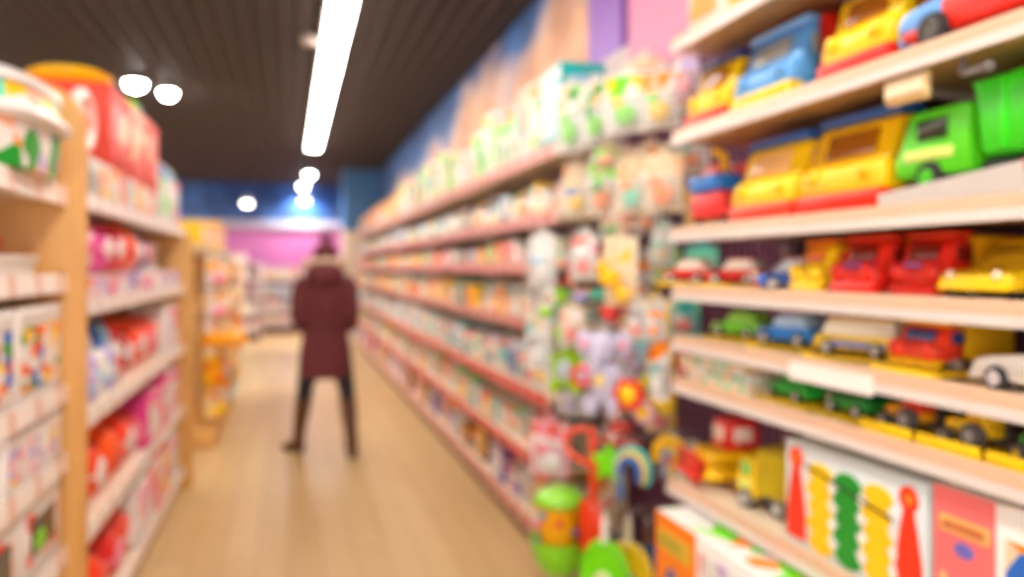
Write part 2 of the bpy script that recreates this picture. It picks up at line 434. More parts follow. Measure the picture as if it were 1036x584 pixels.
# ================================================================== packaged goods (front towards -X, origin at the front foot)
PRO = {}
def carton(body, band, pics, name='toy_carton', windowed=False, sc_=11):
    key = ('carton', body, band, pics, name, windowed, sc_)
    if key in PRO: return PRO[key]
    o = MB().span((0, -.1, 0), (.2, .1, .25), .004).build(name, card(body))
    if windowed:
        MB().span((-.0015, -.075, .06), (.0, .075, .2), .0).build('picture_panel', pic(pics, 22), o)
        w = MB().span((-.0035, -.06, .08), (-.0016, .06, .18)).build('window', plain((60, 64, 66), .15), o)
        MB().ball((-.004, .02, .11), (.003, .03, .028), 12).build('toy_inside', plast(LIME), w)
    else:
        MB().span((-.0015, -.088, .035), (.0, .088, .2)).build('picture_panel', pic(pics, sc_), o)
    MB().span((-.0022, -.094, .205), (.0, .094, .238)).build('title_band', card(band), o)
    MB().span((.02, -.1012, .04), (.18, -.1, .21)).build('side_panel', pic(pics, 9), o)
    PRO[key] = o
    return o
def jar(body, lid, wrap):
    key = ('jar', body, lid, wrap)
    if key in PRO: return PRO[key]
    o = MB().lathe([(.044, 0), (.05, .006), (.05, .15), (.046, .165), (.036, .17)], (.05, 0, 0), 18).build('lidded_jar', plast(body))
    l = MB().lathe([(.04, .168), (.044, .171), (.044, .196), (.038, .2)], (.05, 0, 0), 18).build('lid', plast(lid), o)
    MB().lathe([(.0506, .04), (.0512, .042), (.0512, .128), (.0506, .13)], (.05, 0, 0), 18).build('label_wrap', pic(wrap, 26), o)
    PRO[key] = o
    return o
def bottle(body, cap, wrap):
    key = ('bottle', body, cap, wrap)
    if key in PRO: return PRO[key]
    o = MB().lathe([(.032, 0), (.038, .008), (.036, .07), (.038, .11), (.034, .14), (.022, .155), (.02, .165)], (.04, 0, 0), 16, sx=1, sy=1.1).build('baby_bottle', plast(body))
    MB().lathe([(.025, .160), (.026, .163), (.025, .195), (.016, .215), (.008, .235), (.003, .24)], (.04, 0, 0), 16).build('cap', plast(cap), o)
    MB().lathe([(.0372, .035), (.0376, .037), (.0378, .1), (.037, .102)], (.04, 0, 0), 16, sy=1.1).build('label_wrap', pic(wrap, 30), o)
    PRO[key] = o
    return o
def pouch(cardc, pics, toy):
    key = ('pouch', cardc, pics, toy)
    if key in PRO: return PRO[key]
    o = MB().prism([(.03, 0), (.036, 0), (.036, .24), (.03, .24)], -.075, .075, .001).build('blister_pack', card(cardc))
    MB().span((.0285, -.068, .15), (.0299, .068, .232)).build('picture_panel', pic(pics, 24), o)
    b = MB().prism([(.0, .012), (.0299, .006), (.0299, .145), (.0, .135)], -.062, .062, .004).build('blister', clear(), o)
    MB().ball((.0165, .0, .05), (.011, .04, .035), 14).ball((.0165, .005, .1), (.010, .026, .022), 12).build('toy_inside', plast(toy), b)
    MB().span((.006, -.06, 0), (.05, .06, .0055)).build('foot_fold', card(cardc), o)
    PRO[key] = o
    return o
def cname(c): return CNAME[c]

WG = (WHITE, LIME, PAPER, PEACH, CREAM, GREEN)
WO = (WHITE, ORANGE, CREAM, TEAL, PAPER)
WB = (WHITE, SKY, PAPER, BLUE, CREAM, YELLOW, NAVY)
WY = (YELLOW, WHITE, ORANGE, CREAM, WHITE)
WR = (WHITE, RED, TEAL, CREAM, CORAL, TEAL)
OY = (ORANGE, YELLOW, RED, CREAM, YELLOW)
PK = (PINK, WHITE, MAGENTA, RED, WHITE)
LP = (LILAC, WHITE, PURPLE, PAPER)
MX = (YELLOW, TEAL, RED, WHITE, PURPLE, ORANGE)
ROWS = {   # shelf height: (row name, max height, choices)
    6: ('top', .44, [('carton', WHITE, LIME, WG), ('carton', PAPER, ORANGE, WG), ('carton', WHITE, PEACH, WO), ('carton', CREAM, LIME, WG), ('carton', WHITE, YELLOW, WG)]),
    5: ('second', .21, [('jar', WHITE, BLUE, WB), ('bottle', CREAM, WHITE, WB), ('pouch', WHITE, WB, YELLOW), ('jar', CREAM, YELLOW, WY), ('carton', WHITE, SKY, WB), ('bottle', WHITE, TEAL, WO), ('pouch', PAPER, WO, ORANGE), ('jar', WHITE, GREY, WG)]),
    4: ('third', .145, [('carton', WHITE, RED, PK), ('jar', CREAM, RED, OY), ('carton', CREAM, ORANGE, OY), ('pouch', WHITE, WG, LIME), ('jar', LIME, WHITE, WG), ('carton', PAPER, SKY, WB), ('carton', ORANGE, WHITE, OY)]),
    3: ('fourth', .20, [('carton', YELLOW, ORANGE, OY), ('pouch', WHITE, OY, ORANGE), ('jar', ORANGE, WHITE, OY), ('carton', TEAL, WHITE, WO), ('carton', CREAM, RED, OY), ('carton', WHITE, TEAL, WO), ('jar', YELLOW, CREAM, WY)]),
    2: ('fifth', .225, [('jar', WHITE, RED, WR), ('carton', WHITE, TEAL, WR), ('jar', CREAM, WHITE, WO), ('carton', PAPER, RED, WR), ('jar', WHITE, TEAL, WR), ('bottle', TEAL, RED, WR), ('carton', WHITE, LILAC, WB)]),
    1: ('sixth', .205, [('carton', WHITE, RED, WR), ('carton', PAPER, ORANGE, WO), ('jar', WHITE, LIME, WG), ('carton', CREAM, RED, OY), ('carton', WHITE, TEAL, WO), ('pouch', WHITE, WR, RED), ('jar', YELLOW, RED, MX)]),
    0: ('bottom', .22, [('carton', WHITE, PURPLE, LP), ('carton', BROWN, YELLOW, OY), ('carton', RED, WHITE, PK), ('jar', WHITE, PURPLE, LP), ('carton', YELLOW, RED, MX), ('carton', PAPER, TEAL, WB), ('carton', PURPLE, WHITE, LP)]),
}
def spec_proto(s):
    if s[0] == 'carton': return carton(s[1], s[2], s[3]), .2, .25
    if s[0] == 'jar': return jar(s[1], s[2], s[3]), .1024, .2
    if s[0] == 'bottle': return bottle(s[1], s[2], s[3]), .084, .24
    return pouch(s[1], s[2], s[3]), .15, .24
KIND = {'carton': ('toy carton', 'box'), 'jar': ('lidded jar', 'jar'), 'bottle': ('baby bottle', 'bottle'), 'pouch': ('blister pack', 'packaged toy')}
for i, (row, hmax, choices) in ROWS.items():
    y, k, last = LB[0] + .06, 0, None
    x0 = LX + (.012 if i < 3 else (.032 if i < 5 else .052)) + .012
    z = LSH[i] + .0005
    while y < LB[-1] - .3:
        s = random.choice([c for c in choices if c is not last]); last = s
        if i == 6 and k == 0: s = ('carton', TEAL, WHITE, (TEAL, WHITE, TEAL, SKY))
        if i == 6 and y > 9.5: s = ('carton', YELLOW, ORANGE, WY)
        p, w0, h0 = spec_proto(s)
        w = {'carton': random.uniform(.17, .24), 'jar': random.uniform(.11, .14), 'bottle': random.uniform(.085, .1), 'pouch': random.uniform(.14, .17)}[s[0]] + max(0, y - 5) * .02
        if i == 6: w *= 1.25
        h = hmax * random.uniform(.70, 1.0)
        for b in LB[1:-1]:
            if y < b < y + w + .03: y = b + .035
        if y + w > LB[-1] - .04: break
        k += 1
        dpt = .31 if s[0] == 'carton' and i != 6 else .24
        sx = dpt / .2 if s[0] == 'carton' else (w / w0 if s[0] != 'pouch' else 1.0)
        kind, cat = KIND[s[0]]
        detail = {'carton': '%s with %s title band' % (cname(s[1]) + ' ' + kind, cname(s[2])) if s[0] == 'carton' else '', 'jar': '%s %s with %s lid' % (cname(s[1]), kind, cname(s[2]) if s[0] == 'jar' else ''),
                  'bottle': '%s %s with %s cap' % (cname(s[1]), kind, cname(s[2]) if s[0] == 'bottle' else ''), 'pouch': '%s %s' % (cname(s[1]), kind)}[s[0]]
        lab = '%s, %s on %s shelf of long rack' % (detail, ordinal(k), row)
        place(p, (x0 + random.uniform(.01, .06), y + w / 2, z), 0, (sx, w / w0, h / h0), lab, '%s row of the long rack' % row, cat)
        y += w + random.uniform(.004, .016)
        if random.random() < .06: y += .06
# ================================================================== toy vehicles (nose towards -X, origin at the nose on the ground)
def wheel_set(t, xs, hw, r, wd, tyre, hub):
    for x in xs:
        for s in (-1, 1):
            w = MB().lathe([(r * .55, -wd / 2), (r * .92, -wd / 2), (r, -wd * .3), (r, wd * .3), (r * .92, wd / 2), (r * .55, wd / 2)], n=20,
                           M=Matrix.Translation((x, s * hw, r)) @ Matrix.Rotation(PI / 2, 4, 'X')).build('wheel', tyre, t)
            MB().lathe([(r * .54, -wd * .56), (r * .5, -wd * .62), (r * .5, wd * .62), (r * .54, wd * .56)], n=14,
                       M=Matrix.Translation((x, s * hw, r)) @ Matrix.Rotation(PI / 2, 4, 'X')).build('hub', hub, w)
def toy_truck(label, w, l, h, cab, bumper, roof, cargo, win, tyre=RUBBER, hub=None, name='toy_truck', cargo_h=1.0, cf=.36):
    t = thing(name, label, 'toy truck')
    hub = hub or plast(YELLOW)
    r = h * .13; hw = w / 2
    MB().span((.01 * l, -hw * .8, r * .7), (l * .98, hw * .8, r * 1.5), .004).build('chassis', plain((70, 66, 66), .5), t)
    c = MB().prism([(.015 * l, .15 * h), (.0, .30 * h), (.02 * l, .46 * h), (.10 * l, .53 * h), (.17 * l, .90 * h), (.20 * l, .94 * h), (cf * l, .94 * h), (cf * l, .15 * h)], -hw, hw, .012)
    c = c.build('cab', cab, t)
    sl = math.atan2(.37 * h, .07 * l)
    M = Matrix.Translation((.135 * l, 0, .715 * h)) @ Matrix.Rotation(PI / 2 - sl, 4, 'Y')
    MB().box((-.004, 0, 0), (.008, w * .60, .27 * h), .004, M).build('windshield', win, c)
    for s in (-1, 1):
        MB().box(((cf + .17) / 2 * l, s * (hw + .001), .70 * h), ((cf - .22) * l, .005, .26 * h), .002).build('side_window', win, c)
        MB().ball((.012 * l, s * hw * .66, .40 * h), (.012, .024, .020), 12).build('headlight', cab, c)
    MB().prism([(-.03 * l, .03 * h), (-.03 * l, .2 * h), (.01 * l, .235 * h), (.12 * l, .235 * h), (.12 * l, .03 * h)], -hw * 1.02, hw * 1.02, .008).build('bumper', bumper, t)
    MB().span((.15 * l, -hw * .99, .945 * h), ((cf + .01) * l, hw * .99, 1.06 * h), .012).build('roof', roof, t)
    MB().span(((cf + .03) * l, -hw * 1.02, .2 * h), (l, hw * 1.02, h * cargo_h), .014).build('cargo_box', cargo, t)
    wheel_set(t, (.25 * l, .8 * l), hw * .93, r, w * .16, tyre, hub)
    return t
def toy_car(label, l, w, h, body, win, style='sedan', hub=None, tyre=RUBBER, trim=None, tray=None, inside=None):
    t = thing('toy_car', label, 'toy car')
    hub = hub or plast(WHITE)
    r = h * .21; hw = w / 2
    z0 = .012 if tray else 0
    if tray: MB().span((-.02, -hw - .014, 0), (l + .02, hw + .014, .011), .004).build('base_tray', tray, t)
    T = Matrix.Translation((0, 0, z0))
    low = {'sedan': [(.02, .17), (0, .3), (.02, .46), (.27, .56), (.92, .58), (1, .5), (1, .2), (.96, .16)],
           'van': [(.02, .17), (0, .3), (.02, .52), (.98, .55), (1, .5), (1, .2), (.97, .16)],
           'open': [(.03, .17), (0, .34), (.02, .46), (.12, .56), (.36, .64), (.44, .52), (.72, .52), (.78, .66), (.95, .62), (1, .5), (.99, .22), (.96, .16)]}[style]
    MB().prism([(x * l, z * h) for x, z in low], -hw, hw, .007, T).build('body', body, t)
    if style != 'open':
        up = [(.24, .55), (.40, .95), (.46, 1), (.76, 1), (.82, .95), (.93, .56)] if style == 'sedan' else [(.06, .53), (.16, .95), (.2, 1), (.95, 1), (.98, .95), (.98, .53)]
        MB().prism([(x * l, z * h) for x, z in up], -hw * .86, hw * .86, .006, T).build('cabin', win, t)
        MB().span((.41 * l if style == 'sedan' else .17 * l, -hw * .87, .97 * h), (.81 * l if style == 'sedan' else .97 * l, hw * .87, 1.02 * h), .003, T).build('roof', trim or body, t)
    else:
        MB().prism([(.36 * l, .62 * h), (.46 * l, .98 * h), (.48 * l, .98 * h), (.39 * l, .62 * h)], -hw * .86, hw * .86, .0, T).build('windshield', clear((220, 230, 235), .45), t)
        for s in (-1, 1):
            MB().span((.52 * l, s * hw * .42 - hw * .3, .5 * h), (.60 * l, s * hw * .42 + hw * .3, .6 * h), .004, T).span((.60 * l, s * hw * .42 - hw * .3, .5 * h), (.66 * l, s * hw * .42 + hw * .3, .84 * h), .006, T).build('seat', inside or plast(RED), t)
    MB().span((-.02 * l, -hw * .95, .16 * h), (.05 * l, hw * .95, .28 * h), .004, T).build('bumper', trim or body, t)
    for s in (-1, 1): MB().ball((.015 * l, s * hw * .66, .42 * h), (.007, .011, .010), 10, T).build('headlight', plast(CREAM), t)
    for x in (.2 * l, .8 * l):
        for s in (-1, 1):
            MM = Matrix.Translation((x, s * hw * .94, r + z0)) @ Matrix.Rotation(PI / 2, 4, 'X')
            wd = w * .2
            wl = MB().lathe([(r * .55, -wd / 2), (r * .92, -wd / 2), (r, -wd * .3), (r, wd * .3), (r * .92, wd / 2), (r * .55, wd / 2)], n=18, M=MM).build('wheel', tyre, t)
            MB().lathe([(r * .62, -wd * .54), (r * .5, -wd * .62), (r * .5, wd * .62), (r * .62, wd * .54)], n=14, M=MM).build('hub', hub, wl)
    return t
def dump_truck(label, w, l, h, cab, bed, win, tyre, hub, name='toy_dump_truck'):
    t = thing(name, label, 'toy truck')
    hw = w / 2; r = h * .17
    MB().span((.04 * l, -hw * .7, r * .8), (.98 * l, hw * .7, r * 1.7), .005).build('chassis', plain((60, 62, 60), .5), t)
    c = MB().prism([(0, .18 * h), (0, .42 * h), (.03 * l, .55 * h), (.06 * l, .86 * h), (.09 * l, .90 * h), (.31 * l, .90 * h), (.31 * l, .18 * h)], -hw, hw, .012).build('cab', cab, t)
    for s in (-1, 1):
        MB().box((.17 * l, s * (hw + .001), .68 * h), (.12 * l, .006, .22 * h), .002).build('side_window', win, c)
        MB().box((.15 * l, s * (hw + .001), .42 * h), (.20 * l, .004, .12 * h), .002).build('name_plate', card((222, 232, 120)), c)
    MB().box((.022 * l, 0, .70 * h), (.006, w * .7, .22 * h), .002, rotm('Y', 8, (0, 0, 0))).build('windshield', win, c)
    b = MB().prism([(.36 * l, .30 * h), (.33 * l, 1.0 * h), (.30 * l, 1.06 * h), (1.04 * l, 1.12 * h), (.98 * l, .30 * h)], -hw * 1.08, hw * 1.08, .012).build('dump_bed', bed, t)
    for k in range(6):
        x = (.42 + .1 * k) * l
        for s in (-1, 1): MB().span((x, s * hw * 1.08 - .006, .34 * h), (x + .03 * l, s * hw * 1.08 + .006, 1.02 * h), .005).build('bed_rib', bed, b)
    wheel_set(t, (.16 * l, .62 * l, .84 * l), hw * .9, r, w * .2, tyre, hub)
    return t
def tractor(label, l, w, h, body, cabin, hub, tray=None):
    t = thing('toy_tractor', label, 'toy tractor')
    hw = w / 2; z0 = .012 if tray else 0; T = Matrix.Translation((0, 0, z0))
    if tray: MB().span((-.014, -hw - .025, 0), (l + .014, hw + .03, .011), .004).span((-.014, -hw - .028, 0), (l + .014, -hw - .022, .026), .002).build('base_tray', tray, t)
    MB().prism([(.05 * l, .26 * h), (.02 * l, .5 * h), (.08 * l, .62 * h), (.5 * l, .66 * h), (.92 * l, .5 * h), (.92 * l, .26 * h)], -hw * .5, hw * .5, .008, T).build('body', body, t)
    MB().prism([(.46 * l, .62 * h), (.54 * l, 1.0 * h), (.86 * l, 1.0 * h), (.9 * l, .5 * h)], -hw * .6, hw * .6, .006, T).build('cabin', cabin, t)
    MB().cyl((.25 * l, 0, .6 * h), (.25 * l, 0, .9 * h), .006, n=8, M=T).build('exhaust_pipe', plain(BLACK, .4), t)
    for x, r in ((.2 * l, .2 * h), (.72 * l, .32 * h)):
        for s in (-1, 1):
            MM = Matrix.Translation((x, s * hw * .8, r + z0)) @ Matrix.Rotation(PI / 2, 4, 'X'); wd = w * .26
            wl = MB().lathe([(r * .5, -wd / 2), (r * .9, -wd / 2), (r, -wd * .3), (r, wd * .3), (r * .9, wd / 2), (r * .5, wd / 2)], n=20, M=MM).build('wheel', plain((92, 84, 82), .7), t)
            MB().lathe([(r * .5, -wd * .55), (r * .4, -wd * .62), (r * .4, wd * .62), (r * .5, wd * .55)], n=14, M=MM).build('hub', hub, wl)
    return t
def bulldozer(label, l, w, h, body, base, tyre):
    t = thing('toy_bulldozer', label, 'toy bulldozer')
    hw = w / 2
    for s in (-1, 1):
        MB().prism([(.18 * l, .02), (.1 * l, .12 * h), (.2 * l, .30 * h), (.9 * l, .30 * h), (l, .14 * h), (.92 * l, .02)], s * hw * .7 - hw * .3, s * hw * .7 + hw * .3, .008).build('track', base, t)
    MB().span((.16 * l, -hw * .72, .305 * h), (.96 * l, hw * .72, .52 * h), .012).build('body', base, t)
    c = MB().prism([(.40 * l, .52 * h), (.44 * l, .96 * h), (.84 * l, .96 * h), (.88 * l, .52 * h)], -hw * .62, hw * .62, .01).build('cab', body, t)
    for s in (-1, 1): MB().box((.64 * l, s * (hw * .62 + .001), .76 * h), (.24 * l, .005, .22 * h), .002).build('side_window', plain((250, 220, 210), .2), c)
    MB().box((.416 * l, 0, .76 * h), (.006, hw * .9, .24 * h), .002, None).build('windshield', plain((252, 226, 216), .2), c)
    MB().prism([(-.02 * l, .03), (.03 * l, .1 * h), (.05 * l, .3 * h), (.0, .5 * h), (.05 * l, .5 * h), (.09 * l, .3 * h), (.07 * l, .03)], -hw, hw, .004).build('blade', body, t)
    for s in (-1, 1): MB().cyl((.06 * l, s * hw * .4, .28 * h), (.3 * l, s * hw * .4, .34 * h), .012, n=8).build('blade_arm', body, t)
    return t
def at(o, px, X, z, rz=0.0, dx=0.0, Y=None):
    o.location = (X + dx, yx(px, X) if Y is None else Y, z + .001); o.rotation_euler = (0, 0, math.radians(rz)); return o
P = plast
AMBER, SMOKE = plain((160, 92, 12), .15), plain((150, 150, 146), .15)
DARKWIN = plain((52, 60, 40), .15)

# shelf 1.88: big trucks, noses to the aisle
at(toy_truck('small yellow toy truck with red bumper at the far end of its high shelf', .22, .32, .20, P(YELLOW), P(RED), P(NAVY), P(NAVY), AMBER), 712, 1.19, 1.88)
at(toy_truck('toy truck with blue cab, grey windshield and yellow bumper, red box behind', .26, .34, .205, P((90, 160, 228)), P(YELLOW), P((120, 176, 236)), P(RED), SMOKE, cargo_h=1.10, cf=.28), 768, 1.19, 1.88)
at(toy_truck('yellow toy truck with red bumper between blue truck and red car', .22, .34, .215, P(YELLOW), P(RED), P(NAVY), P(NAVY), AMBER), 862, 1.19, 1.88)
c = toy_car('large red toy car with blue bonnet and black wheels on a high shelf', .46, .19, .17, P(RED), P((120, 176, 240)), 'sedan', plain((92, 88, 86), .5), trim=P((120, 176, 240))); at(c, 908, 1.19, 1.88, -90); c.location.x = 1.29
MB().prism([(-.004, .05), (-.004, .075), (.01, .088), (.11, .102), (.11, .05)], -.0965, .0965, .006).build('bonnet', P((110, 170, 240)), c)
# shelf 1.58: yellow trucks with blue roofs, green dump truck on its grey tray
at(toy_truck('yellow toy truck with blue roof, orange-red bumper and pale dashboard, farther of two', .272, .34, .215, P(YELLOW), P((240, 66, 34)), P((44, 92, 170)), P((44, 92, 170)), plain((246, 190, 120), .2)), 767, 1.19, 1.58)
at(toy_truck('yellow toy truck with blue roof and red bumper beside the green dump truck', .272, .34, .222, P((255, 196, 6)), P((236, 44, 20)), P((44, 92, 170)), P((44, 92, 170)), AMBER), 846, 1.19, 1.58)
tb = thing('card_plinth', 'grey card plinth with red lettering under the green dump truck', 'display stand', None, (1.175, .67, 1.5815))
MB().span((.004, -.12, 0), (.26, .70, .024), .002).build('card_tray', card((206, 198, 192)), tb)
MB().prism([(.70, 0), (.70, .03), (.0, .088), (-.12, .088), (-.12, 0)], -.003, .003, 0, Matrix.Rotation(PI / 2, 4, 'Z')).build('front_lip', card((206, 198, 192)), tb)
def scrawl(name, parent, mat, y0, y1, z, hgt, x=0.0, seed=1, slope=0.0):
    """unreadable lettering: rows of little strokes"""
    r = random.Random(seed); b = MB(); y = y1
    while y > y0:
        w = hgt * r.uniform(.45, .8)
        xx = x + slope * z
        k = r.randrange(3); th = hgt * .2
        b.span((xx - .0015, y - th, z), (xx, y, z + hgt))
        if k != 1: b.span((xx - .0015, y - w, z + hgt - th), (xx, y - th, z + hgt))
        if k != 2: b.span((xx - .0015, y - w, z), (xx, y - th, z + th))
        if k == 0: b.span((xx - .0015, y - w, z + hgt * .4), (xx, y - th, z + hgt * .4 + th))
        else: b.span((xx - .0015, y - w, z), (xx, y - w + th, z + hgt))
        y -= w + hgt * .28
    return b.build(name, mat, parent)
scrawl('red_lettering', tb, card((226, 80, 80)), .02, .36, .040, .022, -.0035, 3, .0)
scrawl('red_lettering', tb, card((226, 90, 90)), .06, .33, .012, .018, -.0035, 4, .0)
d = dump_truck('bright green toy dump truck with ribbed bed on a grey card base',   .20, .62, .183, P((92, 214, 30)), P((60, 220, 26)), DARKWIN, RUBBER, P((80, 200, 40)))
d.location = (1.305, 1.365, 1.5815 + .0245); d.rotation_euler = (0, 0, math.radians(-90))
fl = thing('shelf_label_holder', 'beige rounded label holder hanging under the high shelf edge above green truck', 'label holder', None, (1.16, yx(915, 1.16), 1.80))
MB().prism([(0, .034), (.0, -.006), (.012, -.016), (.012, .034)], -.055, .055, .002).build('holder_plate', plain((236, 204, 150), .35), fl)
MB().prism([(-.003, .03), (-.003, -.0), (-.0005, -.0), (-.0005, .03)], -.048, .048).build('price_ticket', card((246, 226, 190)), fl)
hk = thing('display_hook', 'grey metal display hook sticking out under high shelf by the green truck', 'hook', None, (1.17, yx(968, 1.17), 1.815))
MB().tube([(.016, .0, .026), (.012, 0, .004), (.0, -.02, -.006), (-.01, -.075, -.008)], .007, 8).build('hook_arm', plain((120, 108, 108), .4), hk)
MB().ball((-.01, -.078, -.008), .011, 10).build('end_cap', plain((110, 100, 100), .5), hk)
t = thing('toy_truck', 'stubby red toy truck with blue truck cargo at far end of shelf', 'toy truck', None)
MB().span((0, -.09, .03), (.2, .09, .11), .012).build('body', P((236, 60, 60)), t)
MB().span((.10, -.085, .112), (.24, .085, .2), .012).build('cab', P((236, 60, 60)), t)
wheel_set(t, (.05, .17), .08, .03, .03, RUBBER, P(YELLOW)); at(t, 712, 1.22, 1.58)
t2 = thing('toy_loader', 'blue and red toy loader resting on top of the stubby red truck', 'toy truck', None)
MB().span((-.02, -.085, .0), (.075, .085, .05), .01).build('body', P((46, 130, 220)), t2)
MB().prism([(.0, .05), (.06, .05), (.05, .095), (.02, .08)], -.05, .05, .006).build('cab', P((230, 60, 60)), t2)
MB().tube([(.03, -.05, .06), (.02, -.07, .10), (.0, -.04, .12)], .012, 8).build('loader_arm', P((250, 190, 40)), t2)
t2.location = t.location + Vector((.01, 0, .1115))

# shelf 1.40: small cars and red trucks
for px, lab, y in [(672, 'small red toy car with white windows on yellow tray at shelf end', 0), (716, 'small red toy car with white windows, second from the shelf end', 0)]:
    c = toy_car(lab, .17, .085, .072, P(RED), plain((248, 240, 226), .2), 'sedan', P(WHITE), tray=P(YELLOW)); at(c, px, 1.20, 1.40, -62); c.location.x = 1.22
c = toy_car('blue and red toy car with white lamps beside the small red cars', .2, .11, .085, P((60, 110, 214)), plain((214, 220, 236), .2), 'sedan', P(WHITE), trim=P((214, 52, 52))); at(c, 762, 1.20, 1.40, -25)
def redtruck(lab, px, w, l=.26, h=.125, X=1.19):
    t = toy_truck(lab, w, l, h, P((228, 40, 24)), P((224, 34, 20)), P((226, 60, 30)), P((246, 176, 18)), plain((120, 22, 18), .2), plain((64, 90, 200), .5), P(WHITE)); at(t, px, X, 1.40, 0)
    MB().span((.015 * l, -w * .4, .485 * h), (.07 * l, w * .4, .545 * h), .003).build('bonnet_stripe', P((150, 110, 200)), t)
    return t
redtruck('red toy truck with yellow cargo box and blue wheels, beside the yellow block truck', 861, .14)
redtruck('red toy truck with yellow cargo box just beyond the yellow sports car', 922, .125, X=1.21)
t = toy_truck('yellow block-shaped toy truck next to the blue and red car', .11, .26, .12, P((250, 206, 24)), P((250, 206, 24)), P((240, 120, 20)), P((246, 190, 20)), plain((226, 110, 40), .2)); at(t, 814, 1.19, 1.40)
c = toy_car('glossy yellow toy sports car with white hubs at the viewer end of shelf', .30, .165, .108, P((252, 206, 10)), plain((196, 152, 20), .15), 'sedan', P(WHITE)); at(c, 982, 1.185, 1.40, -4)
# shelf 1.245: cars on yellow trays
def traycar(lab, px, l, w, h, body, win, rz=-75, style='sedan', trim=None, X=1.2, hub=None, z=1.245):
    c = toy_car(lab, l, w, h, body, win, style, hub or P((206, 200, 190)), trim=trim, tray=P((250, 208, 24)))
    at(c, px, X, z, rz); return c
c = traycar('lime green toy car on yellow tray at the far shelf end', 712, .18, .09, .075, P((110, 206, 40)), plain((150, 210, 90), .2)); c.location.x += .06
c = traycar('blue toy car with pale windows on yellow tray beside green car', 760, .18, .1, .085, P((40, 130, 216)), plain((170, 205, 240), .2), trim=P((190, 90, 120))); c.location.x += .05
c = traycar('yellow toy bus with blue side stripe and pale windows on yellow tray', 818, .21, .1, .085, P((250, 214, 40)), plain((240, 236, 220), .2), style='van', trim=P((250, 196, 30))); c.location.x += .05
MB().span((.03, -.0525, .034), (.19, -.0505, .046)).build('side_stripe', P((70, 110, 210)), c)
t = toy_truck('yellow and red toy truck tilted up on its yellow tray near the white car', .125, .20, .090, P((236, 60, 34)), P((246, 190, 24)), P((250, 196, 20)), P((250, 196, 20)), plain((60, 70, 130), .2), plain((150, 140, 130), .6), P((196, 188, 180)))
MB().span((-.03, -.085, -.012), (.22, .085, -.001), .004).build('base_tray', P((250, 208, 24)), t); at(t, 922, 1.205, 1.258)
c = toy_car('white open-top toy car with red seats at the viewer end of shelf', .30, .13, .105, P((250, 246, 240)), None, 'open', P((206, 196, 196)), inside=P((224, 40, 48))); at(c, 978, 1.18, 1.245, -90); c.location.x = 1.25
pt = thing('price_ticket', 'long white price ticket on shelf edge below the yellow bus', 'price ticket', None, (1.146, yx(838, 1.147), 1.213))
MB().span((-.001, -.14, -.012), (.0005, .14, .026), 0).build('ticket_card', card((250, 244, 238)), pt)
MB().prism([(-.004, -.016), (-.0015, -.016), (-.0015, -.012), (-.004, -.012)], -.14, .14).build('holder_lip', plain((230, 220, 214), .3), pt)
# shelf 1.115
pk = [(700, 'flat card pack with peach print, lowest of stack at shelf end', 0, CREAM), (706, 'flat white card pack, middle of stack at shelf end', 1, PAPER), (712, 'flat beige card pack, topmost of stack at shelf end', 2, TAN)]
for px, lab, k, c_ in pk:
    o = thing('flat_pack', lab, 'packaged toy', 'flat packs stacked on the shelf end', (1.17, 2.02 + .01 * k, 1.1165 + .0265 * k), 3 * k)
    MB().span((0, -.16, 0), (.22, .16, .025), .003).build('card_sleeve', card(c_), o)
    MB().span((-.0012, -.15, .004), (0, .15, .021)).build('printed_edge', pic((PEACH, WHITE, CREAM, MINT), 40), o)
c = traycar('green toy car with white hubs on yellow tray behind low shelf edge', 772, .18, .1, .072, P((30, 160, 50)), plain((40, 130, 50), .2), z=1.115, rz=-90); c.location.x += .05
c = traycar('dark green toy car on yellow tray in front of the tractors', 832, .14, .09, .07, P((24, 130, 44)), plain((30, 90, 44), .2), z=1.115, rz=-90); c.location.x += .05
for yy, lab, b_, cb, hb in [(1.41, 'yellow and red toy tractor with grey wheels on yellow tray', P((244, 170, 30)), P((226, 60, 40)), plain((170, 160, 156), .5)), (1.25, 'plain yellow toy tractor with grey wheels on yellow tray', P((246, 200, 30)), P((240, 190, 30)), plain((170, 160, 156), .5)),
                        (1.09, 'green toy tractor with yellow hubs and green cab on yellow tray', P((30, 130, 60)), P((60, 120, 60)), P((240, 196, 40))), (.93, 'green and purple toy tractor with yellow hubs at viewer end of tray row', P((40, 140, 70)), P((90, 80, 160)), P((240, 196, 40)))]:
    o = tractor(lab, .118, .085, .074, b_, cb, hb, tray=P((250, 208, 24))); o.location = (1.238, yy, 1.116); o.rotation_euler = (0, 0, -PI / 2)
# shelf .80
o = bulldozer('red and yellow toy bulldozer at the far end of lower shelf', .25, .17, .20, P((226, 40, 34)), P((252, 196, 10)), RUBBER); at(o, 694, 1.17, .80, -8)
o = dump_truck('yellow toy dump truck with green windows and grey wheels beside abacus box', .15, .26, .16, P((246, 206, 30)), P((214, 190, 36)), plain((120, 200, 100), .2), plain((110, 104, 98), .6), P((200, 196, 190))); at(o, 738, 1.19, .80, -78); o.location.x = 1.27

